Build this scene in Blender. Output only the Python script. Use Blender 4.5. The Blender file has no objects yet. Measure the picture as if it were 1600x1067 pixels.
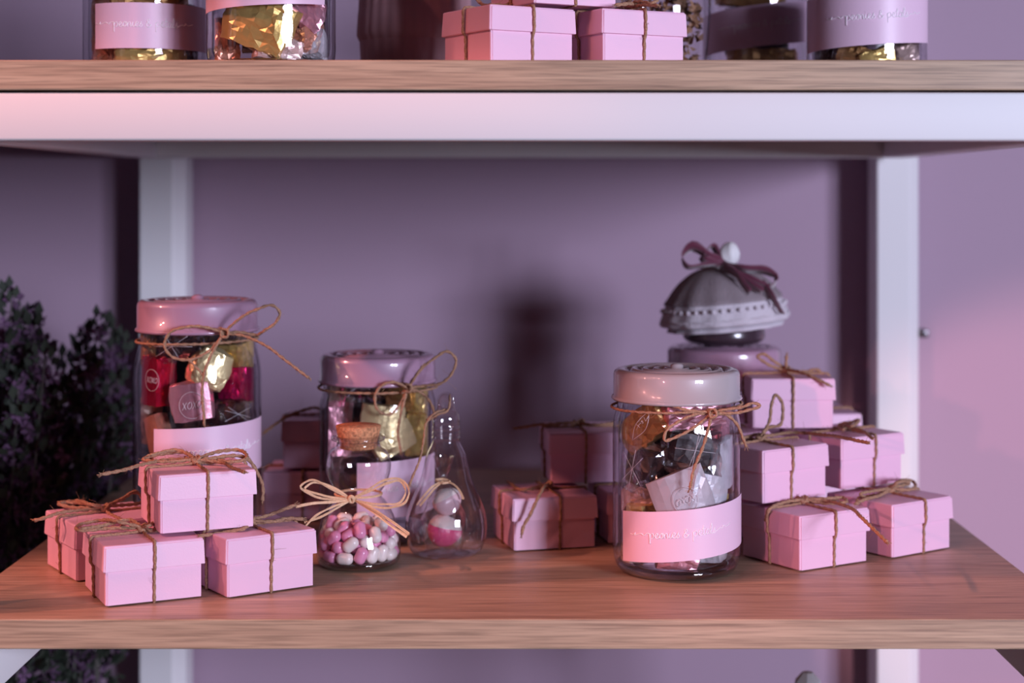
import bpy, bmesh, math, random
import numpy as np
from mathutils import Vector, Matrix, noise
random.seed(7)
SC = bpy.context.scene
COL = SC.collection
PI = math.pi
F = 2650.0                 # focal length in pixels of the 1600 px wide frame
EYE = 0.27                 # eye height above the oak shelf (z = 0)
U0, V0 = 820.0, 300.0      # principal point

# ------------------------------------------------------------------ camera
cam_d = bpy.data.cameras.new('camera')
cam = bpy.data.objects.new('camera', cam_d)
COL.objects.link(cam)
cam.location = (0, 0, EYE)
cam.rotation_euler = (PI / 2, 0, 0)
cam_d.sensor_width = 36
cam_d.lens = F / 1600 * 36
cam_d.shift_x = -(U0 - 800) / 1600
cam_d.shift_y = -(533.5 - V0) / 1600
cam_d.clip_start = 0.05
cam_d.dof.use_dof = True
cam_d.dof.focus_distance = 1.15
cam_d.dof.aperture_fstop = 4.6
SC.camera = cam

# ------------------------------------------------------------------ world, lights, exposure
w = bpy.data.worlds.new('room_light')
SC.world = w
w.use_nodes = True
w.node_tree.nodes['Background'].inputs[0].default_value = (0.50, 0.36, 0.62, 1)
w.node_tree.nodes['Background'].inputs[1].default_value = 0.036

def area_light(name, loc, target, sx, sy, power, color):
    d = bpy.data.lights.new(name, 'AREA')
    d.shape = 'RECTANGLE'; d.size = sx; d.size_y = sy; d.energy = power; d.color = color
    o = bpy.data.objects.new(name, d); COL.objects.link(o)
    o.location = loc
    o.rotation_euler = (Vector(target) - Vector(loc)).to_track_quat('-Z', 'Y').to_euler()
    return o

# tall daylight window to the front right, two panes wide
for dx in (-0.17, 0.17):
    area_light('window_light', (2.28 + dx * 1.20, -1.82 + dx * 0.90, 0.54), (0.05, 1.35, 0.08), 0.40, 0.74, 74, (0.75, 0.77, 1.0))

def spot(loc, target, power, deg, color=(1.0, 0.35, 0.28), blend=0.6, size=0.018):
    d = bpy.data.lights.new('warm_spot', 'SPOT')
    d.energy = power; d.color = color; d.shadow_soft_size = size
    d.spot_size = math.radians(deg); d.spot_blend = blend
    o = bpy.data.objects.new('warm_spot', d); COL.objects.link(o); o.location = loc
    o.rotation_euler = (Vector(target) - Vector(loc)).to_track_quat('-Z', 'Y').to_euler()
# warm ceiling spots to the front left, aimed at the display
spot((-1.86, 0.70, 1.25), (-0.15, 1.055, 0.09), 98, 18, blend=0.3)
spot((-1.78, 0.48, 1.20), (-0.15, 1.055, 0.09), 42, 18, blend=0.3)
spot((-1.53, 0.02, 1.80), (-0.08, 1.13, 0.07), 50, 21)
spot((-1.20, -0.25, 1.90), (-0.06, 1.13, 0.07), 24, 21)
# added low fill spot, warms the left faces of the right stack
spot((-0.83, -0.55, 0.50), (0.245, 1.30, 0.06), 40, 8.5, color=(1.0, 0.34, 0.40), blend=0.5)
# added low fill spot at the right, its cone makes the wall's pink glow
spot((0.82, -0.55, 0.03), (0.56, 1.71, -0.09), 75, 15, color=(1.0, 0.55, 0.55), blend=0.45)

SC.view_settings.view_transform = 'Standard'
SC.view_settings.look = 'None'
SC.view_settings.gamma = 1
SC.view_settings.use_curve_mapping = False
SC.view_settings.exposure = 0.0
SC.cycles.max_bounces = 12
SC.cycles.transparent_max_bounces = 40
SC.cycles.caustics_reflective = False

# ------------------------------------------------------------------ materials
def new_mat(name):
    m = bpy.data.materials.new(name); m.use_nodes = True
    nt = m.node_tree
    return m, nt, nt.nodes['Principled BSDF']

def mat(name, col, rough=0.5, metal=0.0, bump=0.0, bscale=200.0, var=0.0, coat=0.0, sss=0.0, sheen=0.0):
    m, nt, p = new_mat(name)
    p.inputs['Base Color'].default_value = (*col, 1)
    p.inputs['Roughness'].default_value = rough
    p.inputs['Metallic'].default_value = metal
    if coat: p.inputs['Coat Weight'].default_value = coat; p.inputs['Coat Roughness'].default_value = 0.03
    if sheen: p.inputs['Sheen Weight'].default_value = sheen
    if sss:
        p.inputs['Subsurface Weight'].default_value = sss
        p.inputs['Subsurface Radius'].default_value = (0.004, 0.002, 0.002)
    tc = nt.nodes.new('ShaderNodeTexCoord')
    n = nt.nodes.new('ShaderNodeTexNoise'); n.inputs['Scale'].default_value = bscale; n.inputs['Detail'].default_value = 4
    nt.links.new(tc.outputs['Object'], n.inputs['Vector'])
    if bump:
        b = nt.nodes.new('ShaderNodeBump'); b.inputs['Strength'].default_value = bump; b.inputs['Distance'].default_value = 0.001
        nt.links.new(n.outputs['Fac'], b.inputs['Height']); nt.links.new(b.outputs['Normal'], p.inputs['Normal'])
    if var:
        r = nt.nodes.new('ShaderNodeValToRGB')
        r.color_ramp.elements[0].position = 0.3; r.color_ramp.elements[1].position = 0.7
        r.color_ramp.elements[0].color = (*[c * (1 - var) for c in col], 1)
        r.color_ramp.elements[1].color = (*[min(1, c * (1 + var)) for c in col], 1)
        nt.links.new(n.outputs['Fac'], r.inputs['Fac']); nt.links.new(r.outputs['Color'], p.inputs['Base Color'])
    return m

def wood_mat():
    m, nt, p = new_mat('oak')
    N = nt.nodes.new; L = nt.links.new
    tc = N('ShaderNodeTexCoord'); mp = N('ShaderNodeMapping')
    mp.inputs['Scale'].default_value = (1.6, 26, 55)
    L(tc.outputs['Object'], mp.inputs['Vector'])
    n1 = N('ShaderNodeTexNoise'); n1.inputs['Scale'].default_value = 3.2; n1.inputs['Detail'].default_value = 8
    n1.inputs['Roughness'].default_value = 0.62; n1.inputs['Distortion'].default_value = 0.8
    L(mp.outputs['Vector'], n1.inputs['Vector'])
    mp2 = N('ShaderNodeMapping'); mp2.inputs['Scale'].default_value = (7, 190, 260)
    L(tc.outputs['Object'], mp2.inputs['Vector'])
    n2 = N('ShaderNodeTexNoise'); n2.inputs['Scale'].default_value = 3; n2.inputs['Detail'].default_value = 3
    L(mp2.outputs['Vector'], n2.inputs['Vector'])
    r = N('ShaderNodeValToRGB')
    e = r.color_ramp.elements
    e[0].position = 0.34; e[0].color = (0.36, 0.235, 0.155, 1)
    e[1].position = 0.66; e[1].color = (0.58, 0.405, 0.27, 1)
    x = e.new(0.5); x.color = (0.50, 0.34, 0.225, 1)
    L(n1.outputs['Fac'], r.inputs['Fac'])
    mx = N('ShaderNodeMixRGB'); mx.blend_type = 'MULTIPLY'; mx.inputs[0].default_value = 0.32
    r2 = N('ShaderNodeValToRGB'); r2.color_ramp.elements[0].position = 0.35; r2.color_ramp.elements[1].position = 0.55
    L(n2.outputs['Fac'], r2.inputs['Fac'])
    L(r.outputs['Color'], mx.inputs[1]); L(r2.outputs['Color'], mx.inputs[2])
    L(mx.outputs[0], p.inputs['Base Color'])
    p.inputs['Roughness'].default_value = 0.45
    b = N('ShaderNodeBump'); b.inputs['Strength'].default_value = 0.25; b.inputs['Distance'].default_value = 0.0006
    L(n1.outputs['Fac'], b.inputs['Height']); L(b.outputs['Normal'], p.inputs['Normal'])
    return m

def thin_glass(name, tint=(0.97, 0.97, 0.98), edge=(0.42, 0.42, 0.47), base=0.045, wav=0.0, rough=0.015, power=4.0, ws=60, milky=0.0):
    """thin walled glass: straight transmission, mirror reflection that rises at grazing angles"""
    m = bpy.data.materials.new(name); m.use_nodes = True
    nt = m.node_tree; nt.nodes.clear()
    N = nt.nodes.new; L = nt.links.new
    out = N('ShaderNodeOutputMaterial'); mix = N('ShaderNodeMixShader')
    tr = N('ShaderNodeBsdfTransparent'); gl = N('ShaderNodeBsdfGlossy'); gl.inputs['Roughness'].default_value = rough
    gl.inputs['Color'].default_value = (1, 1, 1, 1)
    lw = N('ShaderNodeLayerWeight'); lw.inputs['Blend'].default_value = 0.5
    pw = N('ShaderNodeMath'); pw.operation = 'POWER'; pw.inputs[1].default_value = power
    L(lw.outputs['Facing'], pw.inputs[0])
    ma = N('ShaderNodeMath'); ma.operation = 'MULTIPLY_ADD'; ma.inputs[1].default_value = 0.85; ma.inputs[2].default_value = base
    L(pw.outputs[0], ma.inputs[0]); L(ma.outputs[0], mix.inputs[0])
    pw2 = N('ShaderNodeMath'); pw2.operation = 'POWER'; pw2.inputs[1].default_value = 3.0
    L(lw.outputs['Facing'], pw2.inputs[0])
    cm = N('ShaderNodeMixRGB'); cm.inputs[1].default_value = (*tint, 1); cm.inputs[2].default_value = (*edge, 1)
    L(pw2.outputs[0], cm.inputs[0]); L(cm.outputs[0], tr.inputs['Color'])
    if wav:
        tc = N('ShaderNodeTexCoord'); n = N('ShaderNodeTexNoise'); n.inputs['Scale'].default_value = ws
        L(tc.outputs['Object'], n.inputs['Vector'])
        b = N('ShaderNodeBump'); b.inputs['Strength'].default_value = wav; b.inputs['Distance'].default_value = 0.002
        L(n.outputs['Fac'], b.inputs['Height']); L(b.outputs['Normal'], gl.inputs['Normal'])
    L(tr.outputs[0], mix.inputs[1]); L(gl.outputs[0], mix.inputs[2])
    last = mix
    if milky:
        df = N('ShaderNodeBsdfDiffuse'); df.inputs['Color'].default_value = (0.8, 0.75, 0.8, 1)
        m2 = N('ShaderNodeMixShader'); m2.inputs[0].default_value = milky
        L(mix.outputs[0], m2.inputs[1]); L(df.outputs[0], m2.inputs[2]); last = m2
    L(last.outputs[0], out.inputs['Surface'])
    return m

def foil(name, col, rough=0.28, metal=0.62, bs=90):
    return mat(name, col, rough, metal, bump=0.55, bscale=bs, var=0.12)

M = {}
M['wood'] = wood_mat()
M['wall'] = mat('mauve_paint', (0.40, 0.28, 0.37), 0.75, bump=0.15, bscale=300)
M['white'] = mat('white_paint', (0.76, 0.75, 0.76), 0.6, bump=0.05, bscale=60)
M['floor'] = mat('floor_boards', (0.20, 0.15, 0.13), 0.6, var=0.2, bscale=6)
M['pink'] = mat('pink_card', (0.85, 0.53, 0.70), 0.42, bump=0.06, bscale=900)
M['twine'] = mat('jute', (0.38, 0.215, 0.13), 0.9, bump=0.5, bscale=900, var=0.35)
M['glass'] = thin_glass('jar_glass', wav=0.25, ws=45)
M['fine_glass'] = thin_glass('fine_glass', tint=(0.975, 0.97, 0.975), edge=(0.45, 0.42, 0.46), base=0.085, wav=0.15, power=3.2)
M['cello'] = thin_glass('cellophane', tint=(0.93, 0.93, 0.94), edge=(0.7, 0.7, 0.72), base=0.16, wav=0.6, rough=0.06, power=3)
M['base_glass'] = thin_glass('thick_glass', tint=(0.72, 0.70, 0.73), edge=(0.35, 0.33, 0.36), base=0.10, power=2.5, wav=0.4)
M['lid_white'] = mat('cream_enamel', (0.43, 0.39, 0.40), 0.38, coat=1.0)
M['lid_pink'] = mat('pink_enamel', (0.40, 0.24, 0.34), 0.38, coat=1.0)
M['label'] = mat('pink_label_paper', (0.78, 0.55, 0.70), 0.42, bump=0.04, bscale=300)
M['ink'] = mat('white_ink', (0.98, 0.93, 0.97), 0.4)
M['inkw'] = mat('silver_ink', (0.95, 0.93, 0.95), 0.35)
M['sweet_pale'] = mat('pale_sugar', (0.80, 0.55, 0.60), 0.3, coat=0.3)
M['cork'] = mat('cork', (0.55, 0.25, 0.12), 0.9, bump=1.0, bscale=420, var=0.45)
M['raffia'] = mat('raffia', (0.80, 0.52, 0.31), 0.6, bump=0.3, bscale=700, var=0.15)
M['sweet_white'] = mat('white_sugar', (0.90, 0.82, 0.78), 0.28, coat=0.3)
M['sweet_pink'] = mat('pink_sugar', (0.82, 0.33, 0.53), 0.28, coat=0.3)
M['sweet_rose'] = mat('rose_sugar', (0.80, 0.08, 0.26), 0.35)
M['gold'] = foil('gold_foil', (0.85, 0.60, 0.20))
M['pale_gold'] = foil('pale_gold_foil', (0.86, 0.72, 0.38), 0.33)
M['bronze'] = foil('bronze_foil', (0.50, 0.27, 0.10), 0.35)
M['copper'] = foil('copper_foil', (0.80, 0.38, 0.25), 0.3)
M['rose'] = foil('rose_foil', (0.75, 0.36, 0.42), 0.35, 0.7)
M['red'] = foil('red_foil', (0.55, 0.01, 0.06), 0.3, 0.75)
M['magenta'] = foil('magenta_foil', (0.70, 0.01, 0.14), 0.25, 0.75)
M['silver'] = foil('silver_foil', (0.82, 0.80, 0.84), 0.35, 0.35)
M['pearl'] = mat('pearl_paper', (0.58, 0.52, 0.54), 0.4, 0.25, bump=0.5, bscale=60)
M['champagne'] = foil('champagne_foil', (0.78, 0.56, 0.50), 0.32, 0.4)
M['choc'] = mat('dark_chocolate', (0.035, 0.015, 0.015), 0.4)
M['beige'] = foil('beige_foil', (0.55, 0.42, 0.33), 0.45, 0.4)
M['plum'] = mat('plum_satin', (0.13, 0.025, 0.055), 0.4, sheen=0.4)
M['lace'] = mat('pale_cloth', (0.62, 0.57, 0.62), 0.8, bump=0.8, bscale=500, sheen=0.3)
M['pot'] = mat('dusty_pink_clay', (0.62, 0.34, 0.37), 0.7, bump=0.1)
M['leaf'] = mat('dark_leaf', (0.016, 0.024, 0.014), 0.7, var=0.4, bscale=40)
M['floret'] = mat('purple_floret', (0.13, 0.065, 0.135), 0.8, var=0.4, bscale=60)
M['stem'] = mat('dry_stem', (0.11, 0.10, 0.09), 0.85)
M['metal'] = mat('dark_metal', (0.12, 0.11, 0.12), 0.35, 0.9)
M['bark'] = mat('dried_petals', (0.25, 0.13, 0.07), 0.8, var=0.5, bscale=70)
M['jam'] = mat('dark_jam', (0.05, 0.03, 0.04), 0.25, coat=0.5)

# ------------------------------------------------------------------ helpers
class MB:
    def __init__(s): s.v = []; s.f = []
    def add(s, vs, fs):
        n = len(s.v); s.v += [tuple(v) for v in vs]; s.f += [tuple(i + n for i in f) for f in fs]
        return s
    def build(s, name, m, parent=None, smooth=True, origin=None, keep=None):
        o0 = Vector(origin) if origin is not None else (Vector(parent_loc(parent)) if parent else Vector((0, 0, 0)))
        me = bpy.data.meshes.new(name)
        me.from_pydata([(x - o0.x, y - o0.y, z - o0.z) for x, y, z in s.v], [], s.f)
        me.materials.append(m)
        if smooth:
            me.polygons.foreach_set('use_smooth', [True] * len(me.polygons))
        me.update()
        o = bpy.data.objects.new(name, me); COL.objects.link(o)
        if parent: o.parent = parent
        elif origin is not None: o.location = origin
        return o

def parent_loc(p):
    v = Vector((0, 0, 0))
    while p is not None: v += p.location; p = p.parent
    return v

def thing(name, label, cat, loc, group=None):
    o = bpy.data.objects.new(name, None); COL.objects.link(o)
    o.empty_display_size = 0.02
    o.location = loc; tag(o, label, cat, group); return o

def tag(o, label, cat, group=None):
    o['label'] = label; o['category'] = cat
    if group: o['group'] = group
    return o

def W(u, v, Y):            # point seen at (u, v), at distance Y from the eye plane
    return Vector(((u - U0) * Y / F, Y, EYE - (v - V0) * Y / F))
def PZ(u, v, z):           # point seen at (u, v), lying at height z
    return W(u, v, (EYE - z) * F / (v - V0))

def herm(a, b, c, d, t):
    L = (c - b).length; La = (b - a).length; Ld = (d - c).length
    m0 = (c - a) * (L / max(La + L, 1e-9)); m1 = (d - b) * (L / max(L + Ld, 1e-9))
    if La > 1e-9: m0 = ((c - b) * (La / (La + L)) + (b - a) * (L / La) * (L / (La + L)))
    if Ld > 1e-9: m1 = ((c - b) * (Ld / (Ld + L)) + (d - c) * (L / Ld) * (L / (Ld + L)))
    t2, t3 = t * t, t * t * t
    return b * (2 * t3 - 3 * t2 + 1) + m0 * (t3 - 2 * t2 + t) + c * (-2 * t3 + 3 * t2) + m1 * (t3 - t2)

def spline(pts, ds=0.0012, closed=False):
    P = [Vector(p) for p in pts]
    n = len(P); out = []
    rng = n if closed else n - 1
    for i in range(rng):
        if closed: a, b, c, d = P[(i - 1) % n], P[i], P[(i + 1) % n], P[(i + 2) % n]
        else: a, b, c, d = P[max(i - 1, 0)], P[i], P[i + 1], P[min(i + 2, n - 1)]
        k = max(1, int((c - b).length / ds))
        for j in range(k):
            t = j / k
            out.append(herm(a, b, c, d, t))
    if not closed: out.append(P[-1].copy())
    return out

def frames(path):
    fr = []; up = None
    for i, p in enumerate(path):
        a = path[max(i - 1, 0)]; b = path[min(i + 1, len(path) - 1)]
        t = (b - a)
        if t.length < 1e-9: t = Vector((0, 0, 1))
        t.normalize()
        if up is None: up = Vector((0, 0, 1)) if abs(t.z) < 0.9 else Vector((1, 0, 0))
        n = up - t * up.dot(t)
        if n.length < 1e-6: n = t.orthogonal()
        n.normalize(); up = n
        fr.append((t, n, t.cross(n)))
    return fr

def tube(mb, path, r, seg=6, taper=None):
    fr = frames(path); vs = []; fs = []
    for i, p in enumerate(path):
        t, n, b = fr[i]
        rr = r if taper is None else r * taper(i / max(1, len(path) - 1))
        for k in range(seg):
            a = 2 * PI * k / seg
            vs.append(p + (n * math.cos(a) + b * math.sin(a)) * rr)
    for i in range(len(path) - 1):
        for k in range(seg):
            fs.append((i * seg + k, i * seg + (k + 1) % seg, (i + 1) * seg + (k + 1) % seg, (i + 1) * seg + k))
    fs.append(tuple(range(seg - 1, -1, -1))); fs.append(tuple(range((len(path) - 1) * seg, len(path) * seg)))
    mb.add(vs, fs)

def rope(mb, pts, r=0.00115, closed=False, fuzz=0.6, smooth=True, wob=0.00025, pitch=0.0065):
    """twisted jute: two strands twined about each other, with stray fibres"""
    path = spline(pts, 0.0010, closed) if smooth else [Vector(p) for p in pts]
    if closed: path.append(path[0].copy())
    sd = random.random() * 100
    path = [p + Vector((noise.noise(Vector((p.x * 90, p.y * 90, p.z * 90 + sd))), noise.noise(Vector((p.x * 90 + 9, p.y * 90, p.z * 90 + sd))), noise.noise(Vector((p.x * 90, p.y * 90 + 7, p.z * 90 + sd))))) * wob for p in path]
    fr = frames(path); s = 0
    seg = 8; vs = []; fs = []
    for i, p in enumerate(path):
        if i: s += (path[i] - path[i - 1]).length
        t, n, b = fr[i]
        ph = 2 * PI * s / pitch / 2
        rr = r * (1 + 0.12 * noise.noise(Vector((s * 300, sd, 0))))
        for k in range(seg):
            a = 2 * PI * k / seg
            q = rr * (0.60 + 0.52 * abs(math.cos(a - ph)))
            vs.append(p + (n * math.cos(a) + b * math.sin(a)) * q)
    for i in range(len(path) - 1):
        for k in range(seg):
            fs.append((i * seg + k, i * seg + (k + 1) % seg, (i + 1) * seg + (k + 1) % seg, (i + 1) * seg + k))
    fs.append(tuple(range(seg - 1, -1, -1))); fs.append(tuple(range((len(path) - 1) * seg, len(path) * seg)))
    mb.add(vs, fs)
    n = int(len(path) * 0.20 * fuzz)
    if not closed and smooth:                      # frayed ends
        for q, sgn in ((0, -1), (len(path) - 1, 1)):
            t = fr[q][0] * sgn
            for _ in range(7):
                d = (t + Vector((random.gauss(0, 1), random.gauss(0, 1), random.gauss(0, 1))) * .35).normalized()
                tube(mb, [path[q] - t * .002, path[q] + d * random.uniform(.0015, .0035)], 0.00022, 4)
    for _ in range(n):
        i = random.randrange(len(path)); p = path[i]; t, nn, b = fr[i]
        a = random.random() * 2 * PI
        d = (nn * math.cos(a) + b * math.sin(a) + t * random.uniform(-1, 1)).normalized()
        d2 = (d + Vector((random.uniform(-1, 1), random.uniform(-1, 1), random.uniform(-.6, 1))) * 0.8).normalized()
        l = random.uniform(0.001, 0.0045) if random.random() < .8 else random.uniform(.005, .010)
        tube(mb, [p + d * r * 0.6, p + d * l * 0.5, p + d * l * 0.6 + d2 * l * 0.5], 0.00009, 3)

def strip(mb, pts, width, side=None, thick=0.00025, ds=0.0025, roll=0.0):
    """a flat ribbon along a path"""
    path = spline(pts, ds); fr = frames(path); vs = []; fs = []
    sd = random.random() * 50
    for i, p in enumerate(path):
        t, n, b = fr[i]
        s = (Vector(side) - t * t.dot(Vector(side))) if side is not None else n
        if s.length < 1e-4: s = n
        s = s.normalized()
        s = (Matrix.Rotation(roll + 0.5 * noise.noise(Vector((i * 0.12, sd, 0))), 3, t) @ s)
        m_ = t.cross(s)
        wv = width * (0.85 + 0.25 * noise.noise(Vector((i * 0.2, sd, 3))))
        for a, c in ((-.5, -.5), (.5, -.5), (.5, .5), (-.5, .5)):
            vs.append(p + s * a * wv + m_ * c * thick)
    for i in range(len(path) - 1):
        for k in range(4):
            fs.append((i * 4 + k, i * 4 + (k + 1) % 4, (i + 1) * 4 + (k + 1) % 4, (i + 1) * 4 + k))
    fs.append((3, 2, 1, 0)); e = (len(path) - 1) * 4; fs.append((e, e + 1, e + 2, e + 3))
    mb.add(vs, fs)

def lathe(mb, prof, c, n=64, fn=None, tilt=None):
    vs = []; fs = []
    for r, z in prof:
        for k in range(n):
            a = 2 * PI * k / n
            rr = r if fn is None else fn(r, z, a)
            p = Vector((rr * math.cos(a), rr * math.sin(a), z))
            if tilt is not None: p = tilt @ p
            vs.append((c[0] + p.x, c[1] + p.y, c[2] + p.z))
    for i in range(len(prof) - 1):
        for k in range(n):
            fs.append((i * n + k, i * n + (k + 1) % n, (i + 1) * n + (k + 1) % n, (i + 1) * n + k))
    mb.add(vs, fs)

def smooth_prof(pts, k=5):
    out = []; n = len(pts)
    for i in range(n - 1):
        a, b, c, d = [Vector(pts[min(max(j, 0), n - 1)]) for j in (i - 1, i, i + 1, i + 2)]
        for j in range(k):
            t = j / k
            q = herm(a, b, c, d, t)
            out.append((max(0, q.x), q.y))
    out.append(tuple(pts[-1])); return out

def box(mb, x0, x1, y0, y1, z0, z1, bev=0.0, T=None, flare=0.0, seg=2):
    bm = bmesh.new()
    bmesh.ops.create_cube(bm, size=1)
    cx, cy = (x0 + x1) / 2, (y0 + y1) / 2
    for v in bm.verts:
        fl = flare if v.co.z < 0 else 0
        v.co = Vector((cx + v.co.x * (x1 - x0 + 2 * fl), cy + v.co.y * (y1 - y0 + 2 * fl), z1 if v.co.z > 0 else z0))
    if bev: bmesh.ops.bevel(bm, geom=list(bm.edges), offset=bev, segments=seg, profile=0.5, affect='EDGES')
    bm.verts.index_update()
    vs = [(T @ v.co if T else v.co.copy()) for v in bm.verts]
    fs = [tuple(v.index for v in f.verts) for f in bm.faces]
    bm.free(); mb.add(vs, fs)

# ------------------------------------------------------------------ stroke lettering
G = {
 'p': ([[(0, .85), (.04, .0), (.06, -1.0)], [(.02, .2), (.15, .8), (.4, .97), (.58, .6), (.42, .05), (.12, .05)]], .72),
 'e': ([[(0, .35), (.3, .5), (.46, .8), (.28, 1), (.08, .6), (.15, .1), (.4, 0), (.66, .35)]], .62),
 'o': ([[(.3, 1), (.05, .6), (.15, .05), (.4, .1), (.5, .6), (.3, 1), (.64, .8)]], .62),
 'n': ([[(0, .9), (.05, .45), (.06, 0)], [(.07, .3), (.25, .9), (.42, .88), (.45, .3), (.52, 0), (.7, .3)]], .68),
 'i': ([[(0, .3), (.12, .95), (.12, .1), (.25, 0), (.42, .3)], [(.13, 1.35), (.16, 1.42)]], .4),
 's': ([[(0, .2), (.27, 1.05), (.2, .7), (.4, .3), (.2, -.02), (-.02, .12)]], .52),
 '&': ([[(.75, .15), (.3, .85), (.25, 1.35), (.5, 1.45), (.52, 1.1), (.12, .55), (.1, .1), (.45, -.05), (.8, .5)]], 1.0),
 't': ([[(.15, 1.8), (.10, .6), (.14, .08), (.27, 0), (.42, .3)], [(-.08, 1.15), (.42, 1.22)]], .45),
 'a': ([[(.45, .85), (.2, 1), (.02, .5), (.12, .02), (.35, .15), (.48, .9), (.46, .15), (.56, 0), (.72, .3)]], .7),
 'l': ([[(0, .3), (.25, 1.5), (.16, 1.9), (.05, 1.4), (.1, .1), (.25, 0), (.42, .3)]], .42),
 'x': ([[(0, 1), (.55, 0)], [(.55, 1), (.0, -.05)]], .7),
 'O': ([[(.32, 1), (.05, .7), (.08, .2), (.35, .02), (.6, .3), (.55, .8), (.32, 1), (.22, .8)]], .75),
 ' ': ([], .35),
}
def strokes(text, xs, ys):
    out = []; x = 0
    for ch in text:
        g, adv = G[ch]
        for st in g: out.append([((px + x) * xs, py * ys) for px, py in st])
        x += adv
    W_ = x * xs
    return [[(a - W_ / 2, b) for a, b in st] for st in out], W_

def lettering(mb, sts, fn, r):
    for st in sts:
        sp = spline([(a, b, 0) for a, b in st], 0.0004)
        tube(mb, [fn(p.x, p.y) for p in sp], r, 4)

# ------------------------------------------------------------------ room shell
mb = MB(); box(mb, -2.2, 2.2, 1.715, 1.80, -1.0, 1.6)
o = mb.build('wall_back', M['wall'], smooth=False); o['kind'] = 'structure'
mb = MB(); box(mb, -2.2, 2.2, -1.6, 1.80, -1.04, -1.0)
o = mb.build('floor', M['floor'], smooth=False); o['kind'] = 'structure'

# ------------------------------------------------------------------ shelving unit
XL, XR, YF, YR = -0.372, 0.354, 1.072, 1.655
ZU = 0.3535                # top of the upper board
unit = thing('shelving_unit', 'white metal shelving unit with thick oak boards against the mauve wall', 'shelf', (0, 1.36, -1.0))
def board(z, x0=XL, x1=XR):
    m_ = MB(); box(m_, x0, x1, YF, YR, z - 0.019, z, 0.0008)
    return m_.build('shelf_board', M['wood'], unit, smooth=False)
board(0.0); board(ZU, XL - .004, XR + .012); board(-0.42)
def rail(x0, x1, y0, y1, z0, z1, name='rail'):
    m_ = MB(); box(m_, x0, x1, y0, y1, z0, z1, 0.0018)
    return m_.build(name, M['white'], unit, smooth=True)
zr1, zr0 = ZU - 0.0205, 0.3025
rail(XL - .004, XR + .012, YF + .001, YF + .028, zr0, zr1, 'front_rail')
rail(XL, XR + .010, YR - .052, YR - .024, zr0, zr1, 'rear_rail')
for zz1 in (zr1, -0.0195, -0.4395):
    zz0 = zz1 - (zr1 - zr0) if zz1 > 0 else zz1 - 0.040
    rail(XL - .004, XL + .024, YF + .029, YR - .053, zz0, zz1, 'side_rail')
    rail(XR - .016, XR + .012, YF + .029, YR - .053, zz0, zz1, 'side_rail')
def post(x0, x1, z0, z1, y0=1.62, y1=1.655):
    m_ = MB()
    b = 0.012              # broad chamfer on the right-hand corner
    pr = [(x0, y1), (x0, y0 + .001), (x0 + .001, y0), (x1 - b, y0), (x1 - b * .8, y0 + .0015), (x1, y0 + b), (x1, y1)]
    vs = [(x, y, z) for z in (z0, z1) for x, y in pr]; n = len(pr)
    fs = [(k, (k + 1) % n, n + (k + 1) % n, n + k) for k in range(n)] + [tuple(range(n - 1, -1, -1)), tuple(range(n, 2 * n))]
    m_.add(vs, fs)
    return m_.build('post', M['white'], unit, smooth=False)
post(-0.3765, -0.333, -1.0, 1.15, 1.656, 1.70)
post(0.344, 0.387, -1.0, 1.15, 1.656, 1.70)
# front uprights, just outside the frame
rail(XL - .034, XL - .0045, YF + .004, YF + .032, -1.0, 1.15, 'post')
rail(XR + .050, XR + .078, YF + .004, YF + .032, -1.0, -0.0600, 'post')
rail(XR + .013, XR + .078, YF + .004, YF + .032, -0.0595, -0.0195, 'side_rail')
# small metal clip on the right upright
t = thing('wall_clip', 'small dark metal clip on the wall right of the right upright', 'bracket', (0.3985, 1.70, EYE - 221 * 1.70 / F))
m_ = MB(); c = t.location
box(m_, c.x - .007, c.x + .006, 1.697, 1.7149, c.z - .004, c.z + .004, .001); m_.build('plate', M['metal'], t)
m_ = MB(); lathe(m_, [(0, .002), (.002, .002), (.0026, 0), (.0026, -.0012)], (c.x, 1.6955, c.z), 16, tilt=Matrix.Rotation(PI / 2, 3, 'X')); m_.build('screw', M['metal'], t)

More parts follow.
